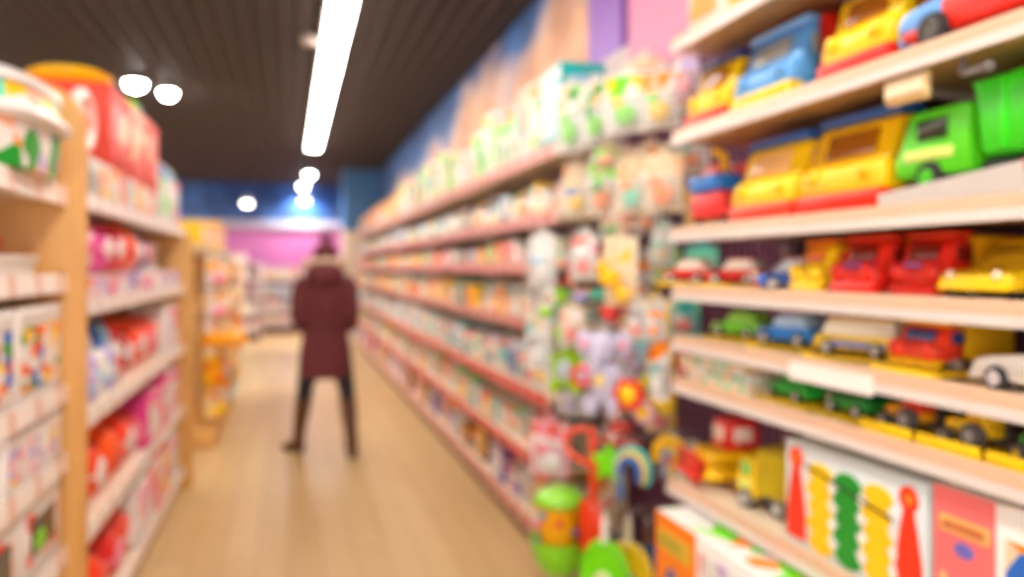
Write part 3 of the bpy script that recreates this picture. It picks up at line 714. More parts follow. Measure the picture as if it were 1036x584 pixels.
# printed boxes of the lower shelves
ab = thing('abacus_box', 'white carton picturing red pegs and yellow and green bead stacks', 'box', None, (1.165, 1.455, .8015))
W, H = .44, .245
MB().span((0, -W / 2, 0), (.07, W / 2, H), .003).build('carton', card((222, 232, 236)), ab)
def disc(mb, y, z, ry, rz, x=-.0025, n=20):
    mb.rings([[(xx, y + ry * k * math.cos(2 * PI * i / n), z + rz * k * math.sin(2 * PI * i / n)) for i in range(n)] for xx, k in ((x + .0025, 1), (x, .97))], True, False)
def poly(mb, pts, x0=-.0025, x1=0.0): mb.rings([[(x1, y, z) for y, z in pts], [(x0, y, z) for y, z in pts]], True, False); return mb
for yy in (.178, -.178):
    b = MB(); disc(b, yy, .206, .026, .026)
    poly(b, [(yy - .013, .186), (yy - .024, .14), (yy - .035, .08), (yy - .035, .015), (yy + .035, .015), (yy + .035, .08), (yy + .024, .14), (yy + .013, .186)], -.002)
    f = b.build('printed_peg_figure', card((240, 52, 16)), ab)
    b = MB(); disc(b, yy - .002, .206, .011, .012, -.0035); b.build('printed_face', card((250, 130, 40)), f)
for yy, c_ in ((.092, (255, 206, 10)), (.0, (20, 150, 40)), (-.092, (255, 206, 10))):
    b = MB()
    for k in range(5): disc(b, yy + (k % 2 - .5) * .006, .028 + .040 * k, .043, .024, -.002 - .0004 * k)
    b.build('printed_bead_stack', card(c_), ab)
    b = MB()
    for k in range(4): disc(b, yy - .046, .046 + .040 * k, .010, .014, -.0042)
    b.build('printed_bubble', card((244, 240, 236)), ab)
b = MB(); poly(b, [(.14, .196), (.14, .201), (-.14, .156), (-.14, .150)], -.006, -.005); b.build('printed_wire', card((40, 40, 20)), ab)
pb = thing('puzzle_box', 'pink and white carton with yellow title band and blue oval mark', 'box', None, (1.165, 1.0, .8015))
MB().span((0, -.2, 0), (.12, .215, .255), .003).build('carton', card((248, 244, 240)), pb)
MB().span((-.0012, .08, .0), (0, .215, .255)).build('pink_panel', card((246, 118, 120)), pb)
MB().span((-.0026, .09, .175), (-.0012, .2, .205)).build('title_band', card((240, 190, 110)), pb)
scrawl('title_lettering', pb, card((214, 90, 60)), .10, .19, .182, .014, -.0027, 8)
b = MB(); disc(b, .145, .15, .022, .014, -.0028); b.build('blue_oval_mark', card((110, 110, 200)), pb)
b = MB(); disc(b, .11, .06, .03, .034, -.0028); poly(b, [(.19, .10), (.17, .06), (.178, .05), (.2, .09)], -.0028); b.build('printed_doll', card((250, 200, 130)), pb)
MB().span((-.0012, -.18, .03), (0, .06, .20)).build('picture_panel', pic((WHITE, ORANGE, WHITE, BLUE, TEAL, CREAM, WHITE), 16), pb)
ob = thing('puzzle_box', 'big orange and white carton with blue oval mark on the low shelf', 'box', None, (1.045, 1.79, .4215))
MB().span((0, -.62, 0), (.26, .35, .325), .004).build('carton', card((246, 244, 242)), ob)
MB().span((-.0012, .11, 0), (0, .35, .325)).build('orange_panel', card((255, 138, 16)), ob)
MB().span((-.0026, .14, .225), (-.0012, .33, .28)).build('title_band', card((226, 190, 60)), ob)
scrawl('title_lettering', ob, card((160, 160, 60)), .19, .32, .24, .025, -.0027, 9)
b = MB(); disc(b, .25, .14, .035, .045, -.0028); b.build('blue_oval_mark', card((110, 104, 150)), ob)
MB().span((-.0012, -.58, .02), (0, .09, .29)).build('picture_panel', pic((WHITE, LILAC, WHITE, ORANGE, WHITE, PAPER, CORAL, WHITE), 13), ob)
MB().span((.02, -.58, .325), (.24, .33, .3262)).build('top_print', pic((WHITE, WHITE, ORANGE, LIME, WHITE, PEACH), 12), ob)
# top shelf cartons
for k, (px, bd, ps) in enumerate([(712, ORANGE, (ORANGE, YELLOW, CREAM, PEACH)), (775, YELLOW, WY)]):
    p = carton(CREAM if k else WHITE, bd, ps)
    place(p, (1.18, yx(px, 1.18), 2.171), 0, (1.2, .95, .9), ['white carton with orange picture on the uppermost toy shelf, at its far end', 'cream carton with yellow picture on the uppermost toy shelf'][k], None, 'box')
# ================================================================== toys hanging on the pegboard (front towards -X, origin at the hook)
HOOKS, HUNG = [], []
def hook(X, Y, Z, n=[0]):
    HOOKS.append((X - .05, Y, Z))
    L_ = 1.61 - X
    MB().tube([(1.605 - 1.25, Y - PB0, Z), (X - .035 - 1.25, Y - PB0, Z), (X - .045 - 1.25, Y - PB0, Z + .012)], .0028, 6).ball((X - .045 - 1.25, Y - PB0, Z + .014), .006, 8).build('peg_hook', CHROME, PEGBAY)
def hung(name, label, cat, px, py, wpx, hpx, X, a, group=None):
    """an Empty at the hook for a thing whose middle shows at px, py; returns it with its width and height in metres"""
    X = min(X, xy(px, PB1 - .10))          # keep clear of the long rack
    Y = yx(px, X); s = zc(X, Y) / F; h = hpx * s; w = wpx * s; Z = zy(py, X, Y) + h / 2
    HUNG.append((X, Y, Z, w, h))
    t = thing(name, label, cat, group, (X, Y, Z), a)
    hook(X, Y, Z + (-.002 if 'pack' in name else .0045))
    return t, w, h
def hang_tab(hw, c_, t):
    """the top of a backing card with its hang hole"""
    MB().span((0, -hw, -.0215), (.004, hw, -.012)).span((0, -hw, -.012), (.004, -hw * .5, .002)).span((0, hw * .5, -.012), (.004, hw, .002)).span((0, -hw, .002), (.004, hw, .009)).build('hang_tab', card(c_), t)
def hpack(label, px, py, wpx, hpx, X, a, cardc, pics, toyc=None, toyc2=None, bub=True, head=None, group=None):
    t, w, h = hung('hanging_pack', label, 'packaged toy', px, py, wpx, hpx, X, a, group)
    hw = w / 2
    MB().span((0, -hw, -h), (.005, hw, -.022), .002).build('backing_card', card(cardc), t)
    hang_tab(max(.022, hw * .3), cardc, t)
    MB().span((-.0016, -hw * .94, -h * .44), (-.0002, hw * .94, -.03)).build('picture_panel', pic(pics, 22), t)
    if bub:
        toy = MB().ball((-.028, -hw * .1, -h * .74), (.024, hw * .55, h * .16), 14)
        toy = toy.build('toy_inside', P(toyc or YELLOW), t)
        MB().ball((-.03, hw * .25, -h * .55), (.022, hw * .34, h * .10), 14).build('toy_detail', P(toyc2 or toyc or ORANGE), toy)
        MB().prism([(-.056, -h * .94), (-.056, -h * .5), (-.045, -h * .45), (-.0003, -h * .44), (-.0003, -h * .96)], -hw * .86, hw * .86, .006).build('blister', clear(), t)
    return t
G1 = 'packs hanging on the pegboard'
for a in [
    ('white hanging pack with lime green toy, nearest the teal carton in top hook row', 577, 118, 30, 74, 1.25, 45, WHITE, WG, LIME, LIME),
    ('white hanging pack with green toy, second in top hook row', 603, 112, 34, 70, 1.30, 45, WHITE, WG, LIME, GREEN),
    ('large white hanging pack with yellow-topped green picture under the pink wall', 633, 102, 46, 66, 1.26, 45, WHITE, (WHITE, LIME, YELLOW, LIME, WHITE), LIME, YELLOW),
    ('white hanging pack with orange top and yellow-green toy beside the yellow truck', 668, 98, 42, 66, 1.30, 42, PAPER, (WHITE, ORANGE, PEACH, CREAM), YELLOW, LIME),
    ('pale mauve pack hanging behind the high toy shelf end', 694, 76, 26, 50, 1.26, 42, (206, 168, 190), (LILAC, PINK, PAPER), PINK, ORANGE),
    ('peach topped pack hanging above the large white pack, against pink wall', 650, 74, 40, 40, 1.44, 40, CREAM, (PEACH, ORANGE, CREAM), PEACH, MINT),
    ('cream hanging pack with yellow and blue toys below the first top pack', 584, 192, 30, 60, 1.34, 45, CREAM, WY, YELLOW, BLUE),
    ('cream hanging pack with green and orange balls in second hook row', 610, 188, 32, 62, 1.28, 45, CREAM, (WHITE, CREAM, LIME), ORANGE, GREEN),
    ('cream hanging pack with mint and orange balls in second hook row', 640, 186, 34, 62, 1.26, 42, CREAM, (WHITE, CREAM, TAN), MINT, ORANGE),
    ('cream boxed pack with orange foot hanging beside the blue loader', 671, 182, 42, 66, 1.30, 42, (228, 214, 180), (CREAM, TAN, CREAM, PEACH), ORANGE, ORANGE),
    ('white and blue hanging pack with a pale toy next to long rack', 549, 262, 28, 58, 1.07, 45, WHITE, (WHITE, SKY, WHITE, LILAC), WHITE, SKY),
    ('white hanging pack with pink picture in third hook row', 591, 258, 27, 50, 1.13, 45, WHITE, (WHITE, PINK, CORAL, WHITE), CORAL, WHITE),
    ('pale mint pack hanging under the orange footed pack', 671, 246, 24, 44, 1.36, 42, (206, 226, 210), (MINT, PAPER, WHITE), TAN, MINT),
    ('narrow white hanging pack with orange edge near small red cars', 652, 282, 14, 52, 1.42, 42, WHITE, (WHITE, ORANGE, LILAC), ORANGE, WHITE),
    ('cream hanging pack with round peach toy under the purple rattle', 580, 328, 27, 44, 1.16, 45, CREAM, (CREAM, PEACH, WHITE), CORAL, PEACH),
    ('white hanging pack with oval teal border and dark-eyed picture', 545, 344, 28, 62, 1.10, 45, WHITE, (WHITE, TEAL, WHITE, CREAM), WHITE, BROWN),
    ('grey hanging pack with small orange figure, farther of two', 646, 324, 17, 42, 1.14, 42, (204, 204, 204), (GREY, CORAL, WHITE), CORAL, WHITE),
    ('grey hanging pack with small orange figure, nearer of two', 664, 324, 17, 42, 1.16, 42, (196, 196, 198), (GREY, ORANGE, WHITE), ORANGE, WHITE),
    ('pale blue hanging pack with picture behind the grey elephant', 642, 358, 36, 56, 1.40, 42, (150, 212, 232), (SKY, WHITE, SKY, MINT), LILAC, PINK),
    ('narrow white and teal hanging pack at the toy shelf end', 668, 370, 17, 72, 1.20, 42, WHITE, (WHITE, TEAL, WHITE, ORANGE, MINT), WHITE, TEAL),
    ('pinkish hanging pack with white and pink pieces above the green bucket', 556, 452, 44, 60, 1.24, 45, (246, 170, 186), (PINK, WHITE, CORAL, WHITE), WHITE, (240, 70, 110)),
    ('olive and orange pack hanging under the green pack of top row', 614, 157, 30, 26, 1.22, 40, (176, 164, 100), (TAN, LIME, BROWN), ORANGE, LIME),
('white hanging pack with lilac toy low between elephant and long rack', 578, 400, 26, 40, 1.40, 42, WHITE, LP, LILAC, WHITE),
    ('beige hanging pack with brown picture above the green racket', 622, 505, 26, 60, 1.42, 40, (216, 184, 132), (TAN, BROWN, CREAM), TAN, CORAL),
    ('yellow hanging pack with navy letters-like marks behind the red spade', 608, 500, 20, 66, 1.46, 40, YELLOW, (YELLOW, NAVY, ORANGE), NAVY, YELLOW),
]: hpack(*a, group=G1)

# yellow duck pack
t, w, h = hung('duck_pack', 'cream hanging pack with two yellow rubber ducks at its foot', 'packaged toy', 628, 272, 36, 76, 1.22, 45)
MB().span((0, -w / 2, -h), (.005, w / 2, -.022), .003).build('backing_card', card(CREAM), t)
hang_tab(w * .15, CREAM, t)
MB().span((-.0016, -w * .3, -h * .40), (-.0002, w * .3, -.06)).build('picture_panel', pic((ORANGE, CREAM, YELLOW, ORANGE), 20), t)
for dy, dz, k in ((.03, -.62, 1.0), (-.03, -.86, .85)):
    r = .034 * k
    dk = MB().ball((-.045, dy, dz * h), (r * .95, r * 1.35, r), 16).ball((-.048, dy + r * .7, dz * h + r * 1.2), r * .72, 14).lathe([(r * .5, 0), (r * .2, r * .3), (r * .04, r * .6)], (-.045, dy - r * 1.1, dz * h + r * .2), 10).build('rubber_duck', P((255, 200, 0)), t)
    MB().lathe([(r * .34, 0), (r * .22, r * .3), (r * .05, r * .42)], n=10, M=Matrix.Translation((-.052, dy + r * 1.3, dz * h + r * 1.15)) @ Matrix.Rotation(-PI / 2, 4, 'X')).build('beak', P(ORANGE), dk)
# red hoop rattle, lilac rattle, teal teether, red ball
def rattle(label, px, py, wpx, hpx, X, ringc, c1, c2):
    t, w, h = hung('hanging_rattle', label, 'rattle', px, py, wpx, hpx, X, 45)
    MB().tube([(0, 0, .0), (0, 0, -h * .15)], .003, 6).build('hang_cord', card(WHITE), t)
    R = w * .4
    MB().tube([(0, R * math.cos(a), -h * .15 - R + R * math.sin(a)) for a in [2 * PI * i / 24 for i in range(24)]], .009, 8, True).build('ring', P(ringc), t)
    b = MB().ball((0, 0, -h * .8), (.03, w * .36, h * .17), 16).build('rattle_body', P(c1), t)
    for k in range(3): MB().ball((-.028, (k - 1) * w * .2, -h * .8), .010, 10).build('rattle_bead', P(c2), b)
    return t
rattle('hanging rattle with red ring and lime body beside the white packs', 566, 284, 30, 56, 1.17, (240, 60, 50), LIME, YELLOW)
rattle('hanging rattle with lilac body below the pink pictured pack', 588, 290, 26, 40, 1.22, PEACH, LILAC, BLUE)
rattle('hanging teal teether with black ring next to rubber ducks', 606, 288, 24, 36, 1.26, BLACK, (40, 190, 160), MINT)
rattle('lime green teether hanging beside the red shelf edge', 553, 306, 20, 34, 1.06, WHITE, (180, 216, 20), LIME)
t, w, h = hung('hanging_ball', 'red spotted ball in a net under the duck pack', 'ball', 619, 312, 27, 36, 1.22, 45)
MB().tube([(0, 0, 0), (0, 0, -h * .3)], .003, 6).build('hang_cord', card(WHITE), t)
b = MB().ball((0, 0, -h * .3 - w * .42), w * .42, 20).build('ball', P((240, 50, 44)), t)
MB().ball((-w * .30, -w * .06, -h * .3 - w * .34), (w * .12, w * .1, w * .1), 10).build('spot', P((255, 190, 190)), b)
t, w, h = hung('hanging_figure', 'coral and white doll figure hanging under the red ball', 'toy figure', 634, 340, 20, 40, 1.26, 42)
MB().tube([(0, 0, 0), (0, 0, -h * .2)], .003, 6).build('hang_cord', card(WHITE), t)
f = MB().lathe([(w * .42, -h * .95), (w * .4, -h * .7), (w * .18, -h * .5)], n=16).build('dress', P((240, 120, 104)), t)
MB().ball((0, 0, -h * .36), w * .3, 14).build('head', P(PEACH), t)
# lime toy giraffe-like pack
t, w, h = hung('hanging_plush', 'lime green soft toy with white muzzle hanging by the oval teal pack', 'soft toy', 574, 362, 40, 72, 1.22, 45)
MB().tube([(0, 0, 0), (0, 0, -h * .12)], .003, 6).build('hang_cord', card(WHITE), t)
b = MB().ball((0, 0, -h * .66), (.045, w * .36, h * .28), 18).ball((0, 0, -h * .27), (.04, w * .3, h * .16), 16)
for s in (-1, 1): b.ball((-.02, s * w * .3, -h * .9), (.03, .03, .034), 12).ball((-.02, s * w * .36, -h * .56), (.02, .022, .05), 12).ball((0, s * w * .26, -h * .14), (.012, .02, .03), 10)
b.build('body', plain((170, 220, 30), .8), t)
MB().ball((-.034, 0, -h * .31), (.022, w * .17, h * .07), 12).build('muzzle', plain((232, 236, 236), .8), t)
MB().ball((-.036, 0, -h * .66), (.018, w * .2, h * .16), 12).build('belly_patch', plain((206, 220, 240), .8), t)
# grey-lilac elephant soft toy with red ring
t, w, h = hung('hanging_plush', 'pale lilac elephant soft toy with pink cheeks and red ring', 'soft toy', 611, 372, 50, 92, 1.16, 45)
EL = plain((204, 200, 226), .85)
MB().tube([(0, 0, 0), (0, 0, -h * .1)], .003, 6).build('hang_cord', card(WHITE), t)
b = MB().ball((0, 0, -h * .66), (.055, w * .33, h * .25), 18).ball((-.01, 0, -h * .28), (.055, w * .32, h * .19), 18)
for s in (-1, 1): b.ball((-.02, s * w * .24, -h * .92), (.035, .032, .045), 12).ball((-.03, s * w * .36, -h * .58), (.024, .026, .05), 12)
b.tube([(-.05, 0, -h * .3), (-.075, 0, -h * .4), (-.08, .01, -h * .52), (-.085, .02, -h * .58)], [.022, .018, .014, .012], 10)
b.build('body', EL, t)
for s in (-1, 1):
    e = MB().ball((.0, s * w * .42, -h * .24), (.014, w * .2, h * .15), 14).build('ear', EL, t)
    MB().ball((-.012, s * w * .42, -h * .24), (.006, w * .09, h * .06), 12).build('inner_ear', plain((240, 150, 170), .8), e)
    MB().ball((-.058, s * w * .13, -h * .24), .006, 8).build('eye', P(BLACK), t)
MB().tube([(-.07, w * .34 + .034 * math.cos(a), -h * .58 + .034 * math.sin(a)) for a in [2 * PI * i / 22 for i in range(22)]], .010, 8, True).build('teething_ring', P((236, 40, 50)), t)
MB().ball((-.052, -.0, -h * .62), (.014, .026, .026), 12).build('belly_patch', plain((250, 226, 140), .8), t)
# flower toys
def flower(label, px, py, wpx, X, petal, centre):
    t, w, h = hung('hanging_flower', label, 'toy flower', px, py, wpx, wpx * 1.15, X, 45)
    MB().tube([(0, 0, 0), (0, 0, -h * .2)], .003, 6).build('hang_cord', card(WHITE), t)
    b = MB()
    for k in range(6):
        a = 2 * PI * k / 6; b.ball((0, w * .3 * math.cos(a), -h * .58 + w * .3 * math.sin(a)), (.014, w * .19, w * .19), 12)
    b.build('petal', P(petal), t)
    MB().ball((-.012, 0, -h * .58), (.018, w * .26, w * .26), 14).build('flower_centre', P(centre), t)
flower('red toy flower with yellow centre below the elephant', 636, 396, 36, 1.16, (240, 44, 20), (255, 206, 0))
flower('lime and yellow toy flower hanging behind the red flower', 653, 386, 18, 1.30, (190, 214, 10), (255, 196, 0))
flower('yellow toy flower under the red one, with pink petals', 651, 415, 26, 1.22, (240, 190, 206), (252, 208, 0))
flower('small plain yellow toy flower nearest the low toy shelf', 673, 409, 20, 1.26, (226, 190, 10), (240, 200, 10))
# hat, shaker with two chrome balls
t, w, h = hung('hanging_hat', 'coral red toy sun hat hanging behind the green spade star', 'toy hat', 628, 434, 44, 30, 1.36, 40)
MB().tube([(0, 0, 0), (0, 0, -h * .2)], .003, 6).build('hang_cord', card(WHITE), t)
MB().lathe([(w * .5, -h * .95), (w * .46, -h * .85), (w * .32, -h * .78), (w * .28, -h * .4), (w * .12, -h * .22)], n=22).build('hat', plain((216, 80, 66), .7), t)
for px, py, lab in [(624, 419, 'chrome ball hook end above the red hat, upper of two'), (620, 442, 'chrome ball hook end above the green star, lower of two')]:
    X = 1.17; Y = yx(px, X); Z = zy(py, X, Y)
    t = thing('display_hook', lab, 'hook', None, (X, Y, Z))
    MB().ball((0, 0, 0), .017, 16).build('end_ball', plain((236, 206, 206), .12, metal=.8), t)
    MB().cyl((.015, 0, 0), (.43, 0, 0), .004, n=8).build('hook_arm', CHROME, t)
# sand bucket set in a net, red spade, toys at the foot
X = 1.12; Y = yx(566, X); s = zc(X, Y) / F
t = thing('bucket_set', 'sand bucket set with lime lid, orange body and green tub, at the rack foot', 'beach toy', None, (X, Y, zy(492, X, Y) + .10))
def zz(py): return zy(py, X, Y) - t.location.z
r = 26 * s
MB().cyl((0, 0, zz(493) - .002), (0, 0, .02), .003, n=6).build('hang_cord', card(WHITE), t)
MB().lathe([(r * 1.0, zz(508)), (r * 1.02, zz(504)), (r * .98, zz(502)), (r * .7, zz(496)), (r * .25, zz(493))], n=28).build('bucket_lid', P((150, 226, 60)), t)
b = MB().lathe([(r * .72, zz(548)), (r * .80, zz(530)), (r * .84, zz(511))], n=24).build('bucket_body', P((255, 176, 6)), t)
for a, c_, dz in ((200, (30, 150, 190), 518), (250, (240, 90, 60), 524), (300, (90, 70, 150), 534), (170, (240, 80, 150), 530)):
    aa = math.radians(a); MB().ball((r * .80 * math.cos(aa), r * .80 * math.sin(aa), zz(dz)), (.018, .018, .02), 12).build('moulded_toy', P(c_), b)
MB().tube([(r * .9 * math.cos(a), r * .9 * math.sin(a), zz(549)) for a in [2 * PI * i / 28 for i in range(28)]], .012, 8, True).build('navy_sieve_rim', P(NAVY), t)
MB().lathe([(r * .66, zz(577)), (r * .9, zz(568)), (r * 1.1, zz(553)), (r * 1.14, zz(544)), (r * 1.06, zz(544)), (r * .7, zz(566))], n=28).build('green_tub', P((140, 224, 40)), t)
X2 = 1.15; Y2 = yx(592, X2); s2 = zc(X2, Y2) / F
t = thing('toy_spade', 'long orange-red plastic spade hanging beside the lime bucket lid', 'beach toy', None, (X2, Y2, zy(428, X2, Y2)), 50)
Hs = 130 * s2
MB().tube([(0, .0, 0), (0, .0, -.02)], .004, 6).build('hang_loop', card(WHITE), t)
MB().tube([(0, -.02, -.02), (0, .05, -.035), (0, .085, -.075), (0, .065, -.13), (0, .012, -.155), (0, -.02, -.16)], .013, 8).build('grip', P((250, 84, 44)), t)
MB().prism([(-.012, -.02), (-.012, -Hs * .62), (.012, -Hs * .62), (.012, -.02)], -.05, -.018, .006).build('shaft', P((246, 70, 24)), t)
MB().prism([(-.010, -Hs * .6), (-.014, -Hs * .8), (-.006, -Hs), (.006, -Hs), (.008, -Hs * .6)], -.075, .02, .005).build('blade', P((246, 62, 16)), t)
t, w, h = hung('toy_star', 'bright green plastic star scoop with blue handle by the red spade', 'beach toy', 617, 472, 38, 62, 1.18, 42)
MB().tube([(0, 0, 0), (0, 0, -h * .12)], .003, 6).build('hang_cord', card(WHITE), t)
pts = []
for k in range(10):
    rr = w * (.56 if k % 2 == 0 else .3); a = PI / 2 + PI * k / 5; pts.append((rr * math.cos(a), -h * .45 + rr * math.sin(a)))
b = MB(); b.prism([(p[0], p[1]) for p in pts], -.02, .02, .004, Matrix.Rotation(PI / 2, 4, 'Z')); b.build('star', P((126, 226, 20)), t)
MB().tube([(0, -w * .2, -h * .6), (0, -w * .32, -h * .8), (0, -w * .3, -h)], .013, 8).build('handle', P((30, 120, 200)), t)
def hoops(label, px, py, wpx, hpx, X, cols):
    t, w, h = hung('toy_hoop_set', label, 'beach toy', px, py, wpx, hpx, X, 42)
    MB().tube([(0, 0, 0), (0, 0, -h * .1)], .003, 6).build('hang_cord', card(WHITE), t)
    for k, c_ in enumerate(cols):
        R = w * (.5 - .1 * k)
        MB().tube([(-.016 * k, R * math.cos(a), -h * .47 + h * .36 * (R / (w * .5)) * math.sin(a)) for a in [PI * i / 14 - .5 for i in range(20)]], .011, 8).build('hoop', P(c_), t)
hoops('set of blue, yellow and teal plastic hoops beside the green star', 640, 478, 36, 62, 1.20, [(80, 200, 200), (252, 206, 20), (30, 110, 200)])
hoops('yellow plastic hoops behind the blue and teal ones', 678, 462, 34, 50, 1.30, [(248, 196, 10), (252, 206, 30), (240, 180, 0)])
def racket(label, px, py, X, c1, c2, c3, dz=0):
    t, w, h = hung('toy_racket', label, 'toy racket', px, py, 54, 110, X, 42)
    MB().tube([(0, 0, 0), (0, 0, -.03)], .004, 6).build('hang_loop', card(WHITE), t)
    MB().cyl((0, 0, -.028), (0, 0, -h * .30), .012, .013, 10).build('handle', P(c2), t)
    rim = [(0, w * .46 * math.cos(a), -h * .62 + h * .33 * math.sin(a)) for a in [2 * PI * i / 30 for i in range(30)]]
    MB().tube(rim, .012, 8, True).build('rim', P(c1), t)
    MB().lathe([(1.0, -.003), (1.0, .003)], n=30, M=Matrix.Translation((.004, 0, -h * .62)) @ Matrix.Diagonal((1, w * .44, h * .31, 1)) @ Matrix.Rotation(PI / 2, 4, 'Y')).build('racket_face', P(c1), t)
    MB().ball((-.018, 0, -h * .68), (.016, w * .22, h * .14), 14).build('bubble_pack', P(c3), t)
racket('lime green toy racket with white handle low beside the sand bucket', 612, 572, 1.08, (120, 224, 16), (246, 240, 230), (220, 220, 160))
racket('yellow toy racket just behind the lime racket', 636, 574, 1.19, (252, 206, 30), (226, 220, 190), (100, 190, 190))
racket('blue toy racket with peach ball low beside the orange carton', 655, 578, 1.28, (24, 110, 196), (120, 80, 60), (240, 196, 130))

HOOKS += [(1.15, yx(624, 1.17), zy(419, 1.17, yx(624, 1.17))), (1.15, yx(620, 1.17), zy(442, 1.17, yx(620, 1.17)))]
# packs on the inner pegs, wherever a peg is free
INN = [('pale green', (214, 232, 190), WG, LIME, ORANGE), ('white', WHITE, WO, ORANGE, MINT), ('peach', (250, 214, 180), (PEACH, ORANGE, CREAM), CORAL, YELLOW),
       ('red', (232, 70, 60), (RED, WHITE, CORAL), YELLOW, RED), ('teal', (60, 190, 184), (TEAL, WHITE, MINT), RED, WHITE), ('yellow', (252, 210, 60), OY, RED, ORANGE), ('lilac', LILAC, LP, YELLOW, PINK), ('blue', (90, 150, 220), WB, YELLOW, RED)]
rn = random.Random(21); cnt = 0
def free(X, Y, Z, w, h):
    for (hx, hy, hz) in HOOKS:
        if hx < X + .03 and abs(hy - Y) < w * .45 + .012 and Z - h - .012 < hz < Z + .016: return False
    for (x2, y2, z2, w2, h2) in HUNG:
        if x2 > X - .09 and abs(y2 - Y) < w2 * .40 + .012 and z2 - h2 - .012 < Z < z2 + .012: return False
        if abs(x2 - X) < .40 * (w + w2) + .02 and abs(y2 - Y) < .40 * (w + w2) + .012 and not (Z + .02 < z2 - h2 or z2 + .02 < Z - h): return False
    return True
for rowk, zt in enumerate([2.24, 2.0, 1.78, 1.56, 1.36, 1.16, .97, .80]):
    k = 0
    for yk in range(34):
        Y = 3.44 - .033 * yk
        for X in (1.46, 1.38, 1.30):
            w, h = .125, rn.uniform(.15, .19)
            if Y > 2.56 and free(X, Y, zt, w, h):
                k += 1
                nm, cc, ps, c1, c2 = INN[rn.choice([0, 1, 2] if rowk < 2 else ([0, 1, 2, 3, 4, 5] if rowk < 4 else [1, 3, 4, 5, 6, 7, 5]))]
                px = 518 + F * (X * CS - Y * SN) / zc(X, Y); s_ = zc(X, Y) / F
                t = hpack('%s pack on inner pegs, %s from long rack, %s row down' % (nm, ordinal(k), ordinal(rowk + 1)), px, 271 - (zt - h / 2 - EYE) / s_, w / s_, h / s_, X, 42, cc, ps, c1, c2, group=G1)
                break

# ================================================================== goods on the wooden racks (fronts turned to the aisle)
def left(p, px=None, z=0, X=-.70, Y=None, w=.2, h=.25, w0=.2, h0=.25, dx=1.0, label='', group=None, cat='box', turn=0):
    Y = yx(px, X) if Y is None else Y
    return place(p, (X, Y, z + .001), 180 + turn, (dx, w / w0, h / h0), label, group, cat)
NB = .002
# nearest rack
tb = thing('play_tub', 'white rimmed plastic tub of coloured blocks on top shelf of nearest rack', 'toy tub', None, (-.83, 2.42, 1.7145))
RR = [(x, y) for x, y in [(.20 * math.copysign(abs(math.cos(a)) ** .6, math.cos(a)), .27 * math.copysign(abs(math.sin(a)) ** .6, math.sin(a))) for a in [2 * PI * i / 40 for i in range(40)]]]
def loop(z, k): return [(x * k, y * k, z) for x, y in RR]
MB().rings([loop(0, .94), loop(.12, 1.0)], True).build('picture_wall', pic((WHITE, ORANGE, LILAC, GREEN, PEACH, WHITE, PEACH), 15), tb)
MB().tube(loop(.14, 1.03), .020, 8, True).build('lower_rim', P(WHITE), tb)
MB().rings([loop(.15, 1.0), loop(.21, .96)], True).build('block_wall', pic((ORANGE, PEACH, MINT, YELLOW, WHITE), 12), tb)
MB().rings([loop(.213, 1.0), loop(.235, 1.0), loop(.256, .8)], True).build('lid', P(WHITE), tb)
tr = thing('storage_tray', 'white moulded plastic tray on fourth shelf of nearest rack', 'tray', None, (-.87, 2.45, 1.4315))
MB().rings([loop(0, .8), loop(.05, .86), loop(.056, .9), loop(.062, .9), loop(.062, .84), loop(.012, .78)], True).build('tray_body', P(WHITE), tr)
for k, (y, c_) in enumerate([(2.47, RED), (2.40, GREEN), (2.33, WHITE), (2.26, CORAL)]):
    o = thing('toy_figure', '%s pawn-shaped toy standing in the white tray' % cname(c_), 'toy figure', None, (-.80, y + .06, 1.4445))
    MB().lathe([(.026, 0), (.028, .006), (.012, .05), (.010, .066)], n=14).build('body', P(c_), o); MB().ball((0, 0, .085), .02, 12).build('head', P(c_), o)
bx = carton(WHITE, PAPER, (WHITE, WHITE, ORANGE, WHITE, RED, WHITE, GREEN, WHITE, BLUE, YELLOW), sc_=34)
left(bx, Y=2.545, z=1.085, X=-.685, w=.40, h=.265, dx=1.45, label='big white carton with colourful bottle picture on nearest rack')
left(bx, Y=2.12, z=1.085, X=-.685, w=.40, h=.265, dx=1.45, label='big white carton with colourful picture, nearest the viewer on nearest rack')
b2 = carton(WHITE, WHITE, (WHITE, LILAC, WHITE, YELLOW, PINK, WHITE), sc_=20)
for k in range(3): left(b2, Y=2.67 - .165 * k, z=.87, X=-.685, w=.155, h=.155, dx=1.4, label='low white carton with lilac picture on nearest rack, %s from its end panel' % ordinal(k + 1))
b3 = carton(WHITE, PAPER, (WHITE, RED, WHITE, PEACH, WHITE), 'toy_carton', True)
left(b3, Y=2.555, z=.58, X=-.685, w=.36, h=.25, dx=1.45, label='white carton with dark window showing a lime ball on nearest rack')
left(b3, Y=2.17, z=.58, X=-.685, w=.36, h=.25, dx=1.45, label='white windowed carton nearest the viewer on the lowest seen shelf')
b4 = carton(CREAM, ORANGE, WY)
for k in range(2): left(b4, Y=2.53 - .4 * k, z=.0, X=-.76, w=.36, h=.40, dx=1.5, label=['cream carton with yellow picture on floor of nearest rack', 'cream carton with yellow picture on floor of nearest rack, viewer side'][k])

